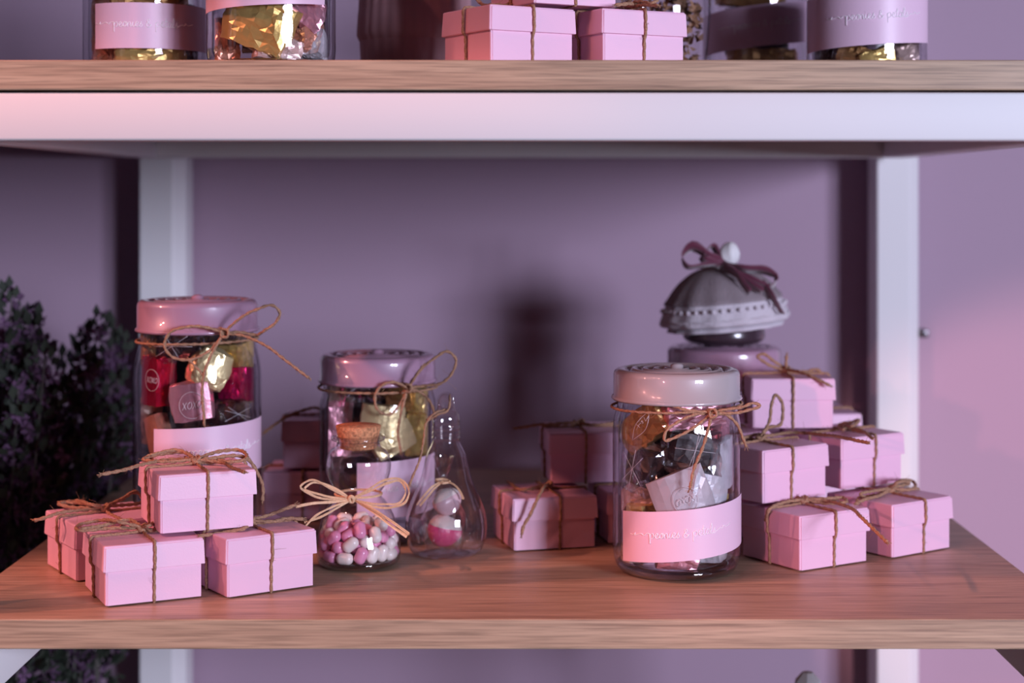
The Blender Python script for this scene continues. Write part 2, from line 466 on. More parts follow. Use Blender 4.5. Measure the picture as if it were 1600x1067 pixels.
# ------------------------------------------------------------------ gift boxes
BB, BL, BH, LH = 0.0318, 0.0332, 0.040, 0.0170   # half base, half lid, height, lid height
def gift_box(FL, ang, z0, label, group, bow=(), lift=0.004, wrapx=0.0, wrapy=0.0):
    """FL: front left base corner (x, y); ang: turn in degrees; bow: list of ropes given as (u, v, dz) points"""
    a = math.radians(ang)
    R = Matrix.Rotation(a, 3, 'Z')
    c = Vector((FL[0], FL[1], 0)) + R @ Vector((BB, BB, 0))
    root = thing('gift_box', label, 'gift box', (c.x, c.y, z0), group)
    T = Matrix.Translation((c.x, c.y, z0)) @ R.to_4x4()
    b = MB()
    box(b, -BB, BB, -BB, BB, .0010, BH - .001, .0009, T)
    for sx, sy in ((0, -1), (0, 1)):             # outer card panels, leaving a seam by the left corner
        box(b, -BB + .0014, BB - .0004, sy * (BB + .0002) - .0002, sy * (BB + .0002) + .0002, .0012, BH - .004, .0001, T, seg=1)
    b.build('box_base', M['pink'], root, smooth=False)
    l = MB()
    box(l, -BL + .0004, BL - .0004, -BL + .0004, BL - .0004, BH - LH, BH, .0009, T, flare=.0009)
    box(l, -BL + .0014, BL - .0002, -BL - .0004, -BL + .0006, BH - LH + .0002, BH - .0012, .0002, T, flare=.0006, seg=1)
    l.build('lid', M['pink'], root, smooth=False)
    tw = MB(); e = .0009
    for ax in (0, 1):
        off = wrapx if ax == 0 else wrapy
        h1 = BL + e + .0008; h0 = BB + e
        P = [(-h0, 0.0011), (0, 0.0008), (h0, 0.0011), (h0 + .0003, BH - LH - .002), (h1, BH - LH + .001), (h1, BH - .0015), (h1 - .0014, BH + e), (h1 * .4, BH + e), (0, BH + e + .0006), (-h1 * .4, BH + e), (-h1 + .0014, BH + e), (-h1, BH - .0015), (-h1, BH - LH + .001), (-h0 - .0003, BH - LH - .002)]
        Q = []
        n = len(P)
        for i in range(n):
            p, q = Vector(P[i]), Vector(P[(i + 1) % n])
            k = max(1, int((q - p).length / .0011))
            for j in range(k): Q.append(p.lerp(q, j / k))
        pts = [T @ (Vector((q.x, off, q.y)) if ax else Vector((off, q.x, q.y))) for q in Q]
        pts.append(pts[0].copy())
        rope(tw, pts, .00105, smooth=False, fuzz=.35, wob=.00015)
    zt = z0 + BH
    k0 = T @ Vector((wrapx, wrapy, BH + .003))
    ks = [k0 + Vector((.003 * math.cos(q), .0022 * math.sin(q), .0012 * math.sin(q * 2))) for q in (0, 1.2, 2.5, 3.7, 5)]
    rope(tw, ks, .0013, closed=True, fuzz=1)
    rope(tw, [k0 + Vector((.0026 * math.cos(q + .8), .0026 * math.sin(q + .8), .0020 * math.cos(q) + .0008)) for q in (0, 1.3, 2.4, 3.9, 5.1)], .0012, closed=True, fuzz=1)
    for r_ in bow:
        pts = []
        for p in r_:
            if p == 'k': pts.append(k0 + Vector((0, 0, .001)))
            elif len(p) == 3: pts.append(PZ(p[0], p[1], zt + p[2]))
            else: pts.append(W(p[0], p[1], p[3]))
        rope(tw, pts, .00130, fuzz=1.3)
    tw.build('twine', M['twine'], root)
    return root

Z1, Z2 = 0.0415, 0.083
gL, gR, gM, gU, gB = 'gift boxes stacked at the left front', 'gift boxes stacked at the right', 'gift boxes behind the cream lidded jar', 'gift boxes on the upper shelf', 'gift boxes in the shade at the rear left'
gift_box((-.2723, 1.1008), 26, 0, 'pink gift box at the front of the left stack, nearest the shelf edge', gL,
    [['k', (190, 816, .008), (150, 814, .005), (124, 820, .004), (122, 828, .003), (160, 826, .003), 'k'],
     ['k', (200, 812, .006), (165, 820, .005), (128, 826, .006)],
     ['k', (230, 822, .006), (243, 815, .004), (236, 828, .003), 'k']])
gift_box((-.3105, 1.1725), 33, 0, 'pink gift box at the far left, half hidden behind the front one', gL,
    [['k', (150, 790, .006), (115, 783, .004), (92, 787, .004), (110, 792, .003), 'k'],
     ['k', (135, 796, .003), (95, 801, .004), (70, 809, .003), (54, 813, .001)],
     ['k', (190, 780, .007), (216, 770, .009), (222, 776, .006), 'k'], ['k', (125, 786, .004), (96, 784, .004)]])
gift_box((-.1975, 1.1245), 34, 0, 'pink gift box right of the front one, beside the corked bottle', gL,
    [['k', (425, 803, .006), (445, 795, .01), (462, 789, .012)], ['k', (425, 815, .003), (450, 810, .003), (473, 811, .002)],
     ['k', (380, 826, .002), (340, 833, -.0005), (312, 838, 0)]])
gift_box((-.2427, 1.1284), 24, Z1, 'pink gift box crowning the left front stack, loose twine bow', gL,
    [['k', (280, 706, .005), (240, 712, .004), (224, 717, .003), (250, 721, .003), 'k'],
     ['k', (345, 705, .006), (372, 703, .006), (384, 709, .005), (383, 718, .003), (362, 722, .002), (335, 717, .003), 'k'],
     ['k', (265, 718, .003), (225, 725, .003), (190, 735, .002), (158, 741, .001)],
     ['k', (345, 722, .003), (365, 732, .003), (382, 737, .003)],
     ['k', (275, 703, .008), (235, 711, .006)], ['k', (390, 720, 0), (405, 745, -.012), (411, 765, -.022), (410, 782, -.03)]])
gift_box((.1951, 1.2037), 32, 0, 'pink gift box, bottom left of the right stack, beside the cream lidded jar', gR,
    [['k', (1225, 785, .003), (1201, 797, .0005), (1196, 815, -.01)], ['k', (1290, 782, .004), (1320, 790, .004), (1350, 812, .004), (1386, 847, -.004)],
     ['k', (1290, 779, .005), (1318, 778, .004), (1322, 784, .003), (1290, 786, .002), 'k'], ['k', (1230, 775, .003), (1200, 778, .003)]])
gift_box((.2700, 1.2472), 36, 0, 'pink gift box, bottom right of the right stack, nearest the shelf end', gR,
    [['k', (1395, 760, .006), (1415, 750, .006), (1424, 751, .004), (1418, 765, .003), 'k'],
     ['k', (1372, 775, .002), (1352, 780, .003), (1337, 787, .002)], ['k', (1360, 768, .006), (1345, 772, .006), (1352, 778, .002), 'k'],
     ['k', (1400, 755, .009), (1420, 755, .006), 'k']], wrapx=.002)
gift_box((.1735, 1.2370), 35, Z1, 'pink gift box, middle left of the right stack, twine loop standing upright', gR,
    [['k', (1203, 655, .008, 1.29), (1206, 630, .0, 1.29), (1212, 617, 0, 1.29), (1220, 625, 0, 1.29), (1223, 648, 0, 1.29), (1219, 664, 0, 1.29), (1203, 667, 0, 1.29), 'k'],
     ['k', (1185, 678, .003), (1163, 684, .003)], ['k', (1240, 676, .004), (1285, 679, .006), (1320, 684, .01), (1357, 692, .012)]], wrapx=-.004)
gift_box((.2420, 1.2970), 33, Z1, 'pink gift box, middle right of the right stack, against the white upright', gR,
    [['k', (1345, 672, .004), (1363, 685, .004)], ['k', (1330, 660, .006), (1315, 662, .004), (1318, 672, .003), 'k'],
     ['k', (1340, 656, .006), (1330, 666, .006), 'k']], wrapx=.002)
gift_box((.1795, 1.3360), 1, Z2, 'pink gift box topping the right stack, facing straight forward', gR,
    [['k', (1210, 565, .0, 1.36), (1190, 553, 0, 1.36), (1184, 556, 0, 1.36), (1195, 566, 0, 1.36), (1215, 575, 0, 1.365), 'k'],
     ['k', (1255, 583, 0, 1.345), (1278, 593, 0, 1.333), (1296, 602, 0, 1.328)], ['k', (1262, 580, 0, 1.38), (1275, 577, 0, 1.38), (1287, 585, 0, 1.38)],
     ['k', (1228, 570, 0, 1.36), (1229, 556, 0, 1.36)]])
gift_box((.1390, 1.3040), 33, 0, 'pink gift box hidden low behind the right stack, lower of two', gR)
gift_box((.1380, 1.3050), 32, Z1, 'pink gift box hidden behind the right stack, upper of two', gR)
gift_box((.2400, 1.440), 8, 0, 'pink gift box at the rear behind the right stack, lower of two', gR)
gift_box((.2220, 1.438), 6, Z1, 'pink gift box at the rear right, only its lid edge showing by the upright', gR)
gift_box((-.0083, 1.2716), 15, 0, 'pink gift box left of the cream lidded jar, twine end hanging down its front', gM,
    [['k', (842, 775, 0, 1.262), (828, 805, 0, 1.262), (817, 825, 0, 1.262), (815, 835, 0, 1.262)], ['k', (822, 765, .003), (794, 753, .002)]], wrapx=.004)
gift_box((.0640, 1.2990), 11, 0, 'pink gift box mostly hidden behind the cream lidded jar, lower right of three', gM)
gift_box((.0200, 1.3250), 6, Z1, 'pink gift box stacked upper behind the cream lidded jar, straight twine tail', gM,
    [['k', (870, 662, .004), (840, 664, .003), (805, 669, .002)], ['k', (930, 664, .004), (958, 661, .004)]], wrapx=-.004)
gift_box((-.2140, 1.3920), 0, 0, 'pink gift box in deep shade behind the tall jar, lower of two', gB)
gift_box((-.1990, 1.3970), 3, Z1, 'pink gift box in deep shade left of the pink lidded jar, upper of two', gB,
    [['k', (485, 638, 0, 1.40), (455, 648, 0, 1.39), (412, 676, 0, 1.37)], ['k', (540, 640, 0, 1.41), (520, 646, 0, 1.41), 'k']])
ZUB = ZU
gift_box((-.0225, 1.1150), 31, ZUB, 'pink gift box at the middle of the upper shelf, left of two', gU, [['k', (770, 8, 0, 1.16), (748, 2, 0, 1.18), (740, -6, 0, 1.18)]])
gift_box((.0524, 1.1390), 27, ZUB, 'pink gift box at the middle of the upper shelf, right of two', gU,
    [['k', (1000, 2, 0, 1.16), (1020, 5, 0, 1.15), (1028, -4, 0, 1.16), (1000, -8, 0, 1.17), 'k'], ['k', (985, 6, 0, 1.15), (963, 8, 0, 1.14)], ['k', (1010, 8, 0, 1.15), (1029, 9, 0, 1.14)]])
gift_box((.0060, 1.1300), 28, ZUB + Z1, 'pink gift box resting across two others on the upper shelf, cut by the frame', gU)

# ------------------------------------------------------------------ jars
def ring_path(c, r, z, n=60, tilt=0.0, ph=0.0):
    return [Vector((c[0] + r * math.cos(a), c[1] + r * math.sin(a), z + tilt * math.cos(a - ph))) for a in [2 * PI * k / n for k in range(n)]]

JARS = []
def jar(c, z0, H, R, Rl, lidm, label, group, ltop=.050, lbot=.016, slant=0.0, a0=-62, a1=80, shoulder=.012, twine=None, txt=True, ta=0.0, lidh=.022):
    root = thing('glass_jar', label, 'jar', (c[0], c[1], z0), group)
    cz = (c[0], c[1], z0)
    zn = H - lidh
    g = MB()
    pr = [(.0, .0035), (R - .013, .003), (R - .0085, .0008), (R - .004, .003), (R - .0012, .0085), (R, .016), (R, .025), (R, .034), (R, zn - shoulder - .030), (R, zn - shoulder - .021), (R, zn - shoulder - .012), (R - .0006, zn - shoulder - .003), (Rl - .0035, zn - .002), (Rl - .0045, zn + .004)]
    lathe(g, smooth_prof(pr, 4), cz, 72)
    lathe(g, smooth_prof([(0, .0075), (R - .012, .0075), (R - .0055, .012), (R - .0040, .02), (R - .0040, .028), (R - .0040, zn - shoulder - .028), (R - .0040, zn - shoulder - .020), (R - .0040, zn - shoulder - .012), (R - .0045, zn - shoulder - .004), (Rl - .0075, zn - .002)], 3), cz, 72)
    g.build('glass_body', M['glass'], root)
    JARS.append((c[0], c[1], z0, R - .0058))
    b = MB()
    lathe(b, [(0, .0062), (R - .010, .0062), (R - .005, .0085), (R - .0025, .006), (R - .006, .0022), (R - .010, .0012), (0, .0045)], cz, 64)
    b.build('glass_base', M['base_glass'], root)
    l = MB()
    pr = [(Rl - .0005, zn + .0002), (Rl + .0006, zn), (Rl + .0014, zn + .0012), (Rl + .0008, zn + .0026), (Rl - .0002, zn + .0032), (Rl - .0002, H - .0045), (Rl - .0008, H - .0022), (Rl - .0028, H - .0004), (Rl - .0060, H), (Rl - .0085, H - .0006)]
    r = Rl - .0085; k = 0
    while r > .008:         # turned rings pressed into the lid
        pr += [(r - .0012, H - .0022), (r - .0035, H - .0022), (r - .0048, H + .0002), (r - .0062, H + .0002)]; r -= .0078
    pr += [(.005, H - .0018), (.0045, H + .0022), (.0025, H + .0034), (0, H + .0036)]
    lathe(l, pr, cz, 72); l.build('lid', lidm, root)
    # paper label wrapped round the glass; angle 0 faces the camera
    p = MB(); RL = R + .0003; n = 48; vs = []; fs = []
    A0, A1 = math.radians(a0), math.radians(a1)
    def on(s, z, rr=RL):
        a = s / R; zz = z + slant * s
        return Vector((c[0] + rr * math.sin(a), c[1] - rr * math.cos(a), z0 + zz))
    for i in range(n + 1):
        s = (A0 + (A1 - A0) * i / n) * R
        vs += [on(s, lbot), on(s, ltop)]
    for i in range(n): fs.append((2 * i, 2 * i + 2, 2 * i + 3, 2 * i + 1))
    p.add(vs, fs); lab = p.build('paper_label', M['label'], root)
    if txt:
        xs, ys = .00515, .0036
        sts, W_ = strokes('peonies & petals', xs, ys)
        fl = [[(-W_ / 2 - .0165, .0030), (-W_ / 2 - .013, .0026), (-W_ / 2 - .0115, .0038), (-W_ / 2 - .0122, .0026), (-W_ / 2 - .006, .0032), (-W_ / 2 - .0045, .0022), (-W_ / 2 - .002, .0036), (-W_ / 2 + .001, .0030)],
              [(W_ / 2 - .0003, .0008), (W_ / 2 + .003, .0024), (W_ / 2 + .0055, .0022), (W_ / 2 + .0062, .0036), (W_ / 2 + .008, .0026), (W_ / 2 + .0135, .0034)]]
        q = MB(); tz = (ltop + lbot) / 2 - .001
        lettering(q, sts + fl, lambda x, y: on(x + ta * R, tz + y, RL + .0002), .00029)
        q.build('lettering', M['ink'], lab)
    if twine:
        tw = MB()
        for q in twine:
            if q[0] == 'ring': rope(tw, ring_path(c, q[1], z0 + q[2], tilt=q[3] if len(q) > 3 else 0), .0010, closed=True, fuzz=.6)
            else: rope(tw, [W(*p_) for p_ in q], .0011, fuzz=1.0)
        tw.build('twine', M['twine'], root)
    return root

RJ, LJ = .0455, .0452
JA = (.1083, 1.2100)      # cream lidded jar
JB = (-.2492, 1.2920)     # tall jar
JC = (-.1154, 1.3300)     # jar behind the corked bottle
YA = 1.164
jar(JA, 0, .1445, RJ, LJ, M['lid_white'], 'glass jar of mixed wrapped chocolates with a cream white lid, jute bow at its neck', 'glass jars of chocolates', ltop=.0515, lbot=.0165, slant=.09, a0=-60, a1=92, ta=.02,
    twine=[('ring', .0462, .1185, .0015),
     [(1113, 645, YA + .004), (1085, 648, YA), (1058, 660, YA - .003), (1040, 676, YA - .005), (1038, 687, YA - .006), (1060, 681, YA - .004), (1090, 664, YA), (1113, 645, YA + .002)],
     [(1113, 645, YA + .002), (1070, 640, YA), (1040, 630, YA + .004), (1012, 626, YA + .010)],
     [(1113, 645, YA + .002), (1135, 640, YA + .002), (1160, 636, YA + .002), (1180, 630, YA + .004), (1187, 633, YA + .004), (1165, 642, YA + .002), (1135, 646, YA), (1113, 645, YA + .002)],
     [(1113, 645, YA), (1107, 670, YA - .003), (1098, 700, YA - .004), (1084, 735, YA - .003), (1078, 764, YA - .001)],
     [(1113, 645, YA), (1135, 648, YA + .001), (1152, 664, YA + .004), (1160, 682, YA + .006), (1166, 698, YA + .007)],
     [(1108, 640, YA), (1117, 640, YA - .002), (1119, 650, YA - .003), (1110, 652, YA - .002), (1108, 642, YA)]])
YB = 1.245
jar(JB, 0, .1885, .0482, .0455, M['lid_pink'], 'tall glass jar with a pink lid behind the left stack, holding red and gold sweets', 'glass jars of chocolates', ltop=.0965, lbot=.058, slant=.045, a0=-30, a1=90, shoulder=.024, ta=.62, lidh=.024,
    twine=[('ring', .0455, .158, .001),
     [(350, 520, YB), (325, 512, YB - .004), (290, 511, YB - .006), (265, 520, YB - .004), (257, 540, YB - .004), (270, 558, YB - .005), (295, 562, YB - .006), (325, 550, YB - .004), (350, 521, YB)],
     [(350, 520, YB), (372, 500, YB - .006), (400, 484, YB - .01), (428, 478, YB - .012), (437, 488, YB - .012), (430, 505, YB - .01), (415, 515, YB - .008), (400, 523, YB), (375, 519, YB), (350, 520, YB)],
     [(350, 520, YB), (385, 526, YB - .004), (420, 543, YB - .012), (450, 566, YB - .018), (482, 590, YB - .022)],
     [(350, 520, YB), (330, 555, YB - .006), (319, 585, YB - .007), (316, 615, YB - .005), (318, 640, YB - .003), (319, 662, YB - .002)],
     [(346, 514, YB - .002), (356, 516, YB - .004), (355, 526, YB - .004), (346, 525, YB - .002), (345, 516, YB - .002)],
     [(318, 585, YB - .006), (305, 572, YB - .006), (296, 563, YB - .006)]])
YC = 1.283
jar(JC, 0, .1435, RJ, LJ, M['lid_pink'], 'glass jar with a pink lid standing behind the corked bottle, jute loops at its neck', 'glass jars of chocolates', ltop=.065, lbot=.022, a0=-15, a1=80, ta=.5, slant=.04,
    twine=[('ring', .0462, .1175),
     [(637, 606, YC), (615, 597, YC - .003), (596, 603, YC - .004), (586, 620, YC - .004), (592, 642, YC - .005), (606, 648, YC - .005), (625, 632, YC - .003), (637, 606, YC)],
     [(637, 606, YC), (655, 580, YC - .006), (678, 560, YC - .01), (700, 549, YC - .012), (712, 560, YC - .012), (706, 583, YC - .01), (690, 598, YC - .006), (660, 603, YC), (637, 606, YC)],
     [(660, 572, YC - .008), (648, 590, YC - .006), (637, 606, YC)],
     [(637, 606, YC), (628, 640, YC - .005), (622, 675, YC - .005), (627, 706, YC - .003)],
     [(637, 606, YC), (660, 615, YC), (674, 632, YC + .003), (680, 650, YC + .006)],
     [(633, 600, YC - .002), (642, 602, YC - .004), (641, 612, YC - .004), (632, 611, YC - .002)]])

def up_jar(u, Y, label, R, lt, lb, lidm, slant=0.0, H=.1445, a0=-60, a1=80, ta=0.0, txt=True):
    X = (u - U0) * Y / F
    jar((X, Y), ZU, H, R, R - .0005, lidm, label, 'glass jars on the upper shelf', ltop=lt, lbot=lb, slant=slant, a0=a0, a1=a1, ta=ta, txt=txt)
    return (X, Y)
J1 = up_jar(226, 1.27, 'glass jar at the far left of the upper shelf, pink label right of bronze foil', .0450, .0535, .0205, M['lid_pink'], a0=-38, a1=100, ta=.25)
J2 = up_jar(424, 1.205, 'glass jar second from left on the upper shelf, big gold foil sweet inside', .0455, .080, .0445, M['lid_white'], a0=-85, a1=62, slant=.05)
J3 = up_jar(1181, 1.43, 'glass jar right of the upper gift boxes, its pink label in shadow', .0445, .070, .036, M['lid_pink'], a0=-88, a1=90, slant=.11)
J4 = up_jar(1354, 1.295, 'glass jar at the right end of the upper shelf, streak of light on its label', .0452, .066, .0255, M['lid_pink'], a0=-88, a1=88, slant=.06)

# ------------------------------------------------------------------ wrapped sweets
def inside(p):
    j = min(JARS, key=lambda q: (q[0] - p.x) ** 2 + (q[1] - p.y) ** 2 + (50 * ((q[2] > .2) != (p.z > .33))) ** 2)
    dx, dy = p.x - j[0], p.y - j[1]; r = math.hypot(dx, dy)
    if r > j[3]: dx, dy = dx * j[3] / r, dy * j[3] / r
    return Vector((j[0] + dx, j[1] + dy, max(p.z, j[2] + .0085)))

def inside_print(p):
    j = min(JARS, key=lambda q: (q[0] - p.x) ** 2 + (q[1] - p.y) ** 2 + (50 * ((q[2] > .2) != (p.z > .33))) ** 2)
    dx, dy = p.x - j[0], p.y - j[1]; r = math.hypot(dx, dy); m_ = j[3] + .0012
    if r > m_: dx, dy = dx * m_ / r, dy * m_ / r
    return Vector((j[0] + dx, j[1] + dy, p.z))
def on_glass(J, rr, u, v):
    Y = J[1] - rr
    for _ in range(6):
        dx = (u - U0) * Y / F - J[0]
        Y = J[1] - math.sqrt(max(rr * rr - dx * dx, 1e-8))
    return Y, dx

def crumple(mb, T, sx, sy, sz, seed, amp=.0012, rnd=.35, n=10):
    vs = {}; V = []; Fc = []
    def key(i, j, k):
        kk = (i, j, k)
        if kk not in vs:
            p = Vector((i / n * 2 - 1, j / n * 2 - 1, k / n * 2 - 1))
            s = p.normalized() * max(abs(p.x), abs(p.y), abs(p.z)) * 1.15
            p = p.lerp(s, rnd)
            q = Vector((p.x * sx, p.y * sy, p.z * sz))
            nz = noise.noise_vector(q * 130 + Vector((seed * 3.1, seed, -seed)))
            q += nz * amp + noise.noise_vector(q * 300 + Vector((seed, 0, seed))) * amp * .55
            vs[kk] = len(V); V.append(inside(T @ q))
        return vs[kk]
    for a in range(n):
        for b in range(n):
            for q in (0, n):
                f1 = [key(q, a, b), key(q, a + 1, b), key(q, a + 1, b + 1), key(q, a, b + 1)]
                f2 = [key(a, q, b), key(a, q, b + 1), key(a + 1, q, b + 1), key(a + 1, q, b)]
                f3 = [key(a, b, q), key(a + 1, b, q), key(a + 1, b + 1, q), key(a, b + 1, q)]
                for f in (f1, f2, f3):
                    if q == 0: f = f[::-1]
                    if (a + b) % 2: Fc += [(f[0], f[1], f[2]), (f[0], f[2], f[3])]
                    else: Fc += [(f[0], f[1], f[3]), (f[1], f[2], f[3])]
    mb.add(V, Fc)

SG = 'wrapped sweets inside the glass jars'
cnt = [0]
def sweet(u, v, Y, sx, sy, sz, rot, m_, label, kind='foil', print_=None, seed=None, rnd=.3, amp=.0013):
    """sx, sz: half width and height facing the camera, sy: half depth; rot: degrees (roll, yaw, pitch)"""
    cnt[0] += 1; sd = seed or cnt[0] * 1.7
    j = min(JARS, key=lambda q: ((q[0] - W(u, v, Y).x) ** 2 + (q[1] - Y) ** 2 + (50 * ((q[2] > .2) != (v < 150))) ** 2))
    if Y < j[1] - .0095:        # lies against the inside of the glass
        rr = j[3] - sy * .9 - min(.012, max(0, Y - (j[1] - .030)) * .5)
        Y, dx = on_glass(j, rr, u, v)
        rot = (rot[0], math.degrees(math.asin(max(-1, min(1, dx / rr)))) * .8, rot[2])
    c = W(u, v, Y)
    R = Matrix.Rotation(math.radians(rot[1]), 3, 'Z') @ Matrix.Rotation(math.radians(rot[2]), 3, 'X') @ Matrix.Rotation(math.radians(rot[0]), 3, 'Y')
    T = Matrix.Translation(c) @ R.to_4x4()
    name = {'foil': 'foil_sweet', 'cello': 'cellophane_sweet', 'envelope': 'envelope_sweet'}[kind]
    root = thing(name, label, 'sweet', c, SG)
    if kind == 'foil':
        b = MB(); crumple(b, T, sx, sy, sz, sd, amp, rnd); w_ = b.build('wrapper', M[m_], root, smooth=False)
    elif kind == 'cello':
        b = MB(); crumple(b, T, sx * .72, sy * .7, sz * .72, sd, .0005, .3, 5); b.build('chocolate', M[m_], root, smooth=False)
        b = MB(); crumple(b, T, sx, sy, sz, sd + 4, .0030, .15, 6); w_ = b.build('wrapper', M['cello'], root, smooth=False)
        q = MB()
        for k in range(3):
            a = random.uniform(0, PI)
            tube(q, [inside_print(T @ Vector((math.cos(a) * sx * .8 * s_, -sy - .0014, math.sin(a) * sz * .8 * s_))) for s_ in (-1, -.6, -.3, 0, .3, .6, 1)], .00014, 4)
        q.build('crease', M['inkw'], w_)
    else:
        b = MB(); crumple(b, T, sx, sy, sz, sd, .0004, .06, 6)
        w_ = b.build('wrapper', M[m_], root, smooth=False)
        b = MB()                                   # folded flap
        A, B_, C_ = (-sx * .98, sz * .55), (sx * .95, -sz * .1), (sx * .1, sz * .98)
        y = -sy - .0012
        tri = [(-sx * .97, sz * .95), (sx * .97, sz * .97), (sx * .12, -sz * .45)]
        vs = [inside(T @ Vector((a, y, b2))) for a, b2 in tri] + [inside(T @ Vector((a, y + .0007, b2))) for a, b2 in tri]
        b.add(vs, [(0, 2, 1), (3, 4, 5), (0, 1, 4, 3), (1, 2, 5, 4), (2, 0, 3, 5)])
        b.build('flap', M[m_], root, smooth=False)
    if print_:
        r_, tx = print_[0], print_[1]
        dx, dz = (print_[2], print_[3]) if len(print_) > 2 else (0, 0)
        q = MB(); y = -sy - .0020 - amp * .5
        fn = lambda a, b2: inside_print(T @ Vector((a + dx, y, b2 + dz)))
        tube(q, [fn(r_ * math.cos(a), r_ * math.sin(a)) for a in [2 * PI * k / 40 for k in range(41)]], .00015, 4)
        sts, W_ = strokes(tx, r_ * .55, r_ * .52)
        sts = [[(a + b2 * .25, b2 - r_ * .25) for a, b2 in s_] for s_ in sts]
        lettering(q, sts, fn, .0002)
        q.build('print', M['inkw'], root)
    return root

ya = JA[1]
sweet(1012, 664, ya - .020, .022, .009, .012, (-34, 10, 10), 'bronze', 'bronze foil sweet at the upper left inside the cream lidded jar', rnd=.15)
q = MB(); e = [(988, 688), (993, 664), (1013, 645), (1009, 670), (988, 688)]
tube(q, [W(a, b, on_glass(JA, .0404, a, b)[0]) for a, b in [(p.x, p.y) for p in spline([(a, b, 0) for a, b in e], 4)]], .00016, 4)
for e in ([(994, 672), (998, 664), (1001, 661)], [(993, 662), (1000, 668)], [(1003, 657), (1001, 662), (1005, 661), (1003, 657)], [(1006, 652), (1009, 658), (1013, 650)]):
    tube(q, [W(a, b, on_glass(JA, .0404, a, b)[0]) for a, b in e], .00016, 4)
q.build('print', M['inkw'], bpy.data.objects['foil_sweet'], origin=None)
sweet(1086, 641, ya - .016, .026, .010, .010, (-4, -8, 8), 'rose', 'rose pink foil sweet just under the lid of the cream lidded jar', rnd=.2)
sweet(1118, 664, ya - .020, .012, .008, .010, (0, 25, 0), 'rose', 'small rose foil sweet behind the bow knot of the cream lidded jar')
sweet(1078, 700, ya - .022, .019, .011, .015, (12, 8, 0), 'choc', 'dark chocolate in clear wrap at the centre of the cream lidded jar', 'cello')
sweet(1008, 730, ya - .022, .018, .011, .018, (8, -18, 0), 'choc', 'dark chocolate in clear wrap at the left side of the cream lidded jar', 'cello')
sweet(1130, 722, ya - .030, .0130, .006, .0175, (-6, 35, 0), 'silver', 'silver foil sweet against the right side of the cream lidded jar', rnd=.15)
sweet(1044, 718, ya - .008, .023, .006, .007, (28, 0, 0), 'beige', 'flat beige wrapped sweet lying slanted in the cream lidded jar', rnd=.2)
sweet(1066, 776, ya - .027, .0205, .004, .0175, (-22, 4, -6), 'pearl', 'pearl white envelope shaped sweet with round print in the cream lidded jar', 'envelope', print_=(.0092, 'OxOx', .001, -.003))
sweet(1108, 764, ya - .027, .016, .004, .010, (14, 18, 0), 'silver', 'pale silver wrapped sweet behind the envelope in the cream lidded jar', rnd=.1, amp=.0006)
sweet(992, 776, ya - .024, .012, .008, .007, (-32, -25, 0), 'champagne', 'rose gold twisted foil sweet above the label of the cream lidded jar')
sweet(1018, 768, ya - .008, .014, .008, .008, (-35, -10, 0), 'beige', 'brown wrapped sweet left of the envelope in the cream lidded jar')
sweet(1114, 782, ya - .026, .009, .008, .007, (10, 20, 0), 'gold', 'gold foil sweet right of the envelope in the cream lidded jar')
sweet(1001, 801, ya - .027, .009, .008, .007, (0, -20, 0), 'gold', 'gold foil sweet left above the label of the cream lidded jar')
sweet(993, 872, ya - .016, .014, .011, .010, (0, -20, 0), 'champagne', 'champagne foil sweet low left below the label of the cream lidded jar')
sweet(1060, 872, ya - .020, .014, .011, .011, (20, 0, 0), 'rose', 'rose gold foil sweet low centre below the label of the cream lidded jar')
sweet(1108, 866, ya - .016, .014, .011, .010, (-20, 20, 0), 'silver', 'silver pink foil sweet low right below the label of the cream lidded jar')
sweet(1040, 810, ya + .010, .028, .018, .018, (0, 0, 0), 'choc', 'dark chocolate block deep inside the cream lidded jar', rnd=.3)
sweet(1050, 705, ya + .016, .026, .016, .028, (0, 0, 0), 'choc', 'tall dark chocolate block deep inside the cream lidded jar', rnd=.3)

yb = JB[1]
sweet(283, 533, yb - .018, .022, .014, .013, (-12, 6, 10), 'choc', 'dark chocolate in clear wrap at the top of the tall jar', 'cello')
sweet(236, 538, yb - .008, .013, .012, .016, (10, -20, 0), 'bronze', 'bronze foil sweet at the upper left of the tall jar')
sweet(327, 575, yb - .026, .0148, .012, .0155, (24, 8, 0), 'pale_gold', 'round pale gold foil sweet at the centre of the tall jar', rnd=.55)
sweet(372, 553, yb - .014, .0125, .011, .0115, (-14, 20, 0), 'gold', 'square gold foil sweet right of the round gold one in the tall jar', rnd=.15)
sweet(246, 594, yb - .027, .0115, .009, .0185, (3, -22, 0), 'red', 'red foil sweet with round print at the left of the tall jar', print_=(.0080, 'xOxO', .0085, .002), rnd=.1, amp=.0006)
sweet(379, 600, yb - .018, .0165, .012, .0125, (10, 14, 0), 'magenta', 'shiny crimson foil sweet at the right of the tall jar', rnd=.2)
sweet(300, 627, yb - .029, .0155, .009, .015, (-8, -4, 0), 'rose', 'dusty rose foil sweet with round print in the tall jar', print_=(.0098, 'xOxO', .001, -.002), rnd=.35, amp=.0008)
sweet(232, 655, yb - .014, .009, .010, .018, (10, -10, 0), 'beige', 'beige wrapped sweet at the lower left of the tall jar')
sweet(249, 682, yb - .028, .0075, .007, .0165, (-22, -20, 0), 'copper', 'copper foil sweet left of the label of the tall jar', rnd=.15, amp=.0006)
sweet(352, 645, yb - .014, .020, .012, .011, (0, 8, 0), 'choc', 'dark chocolate in clear wrap above the label of the tall jar', 'cello')
sweet(300, 690, yb + .004, .030, .020, .024, (0, 0, 0), 'choc', 'dark chocolate block low inside the tall jar')
sweet(315, 570, yb + .014, .030, .018, .040, (0, 0, 0), 'choc', 'tall dark chocolate block deep inside the tall jar')
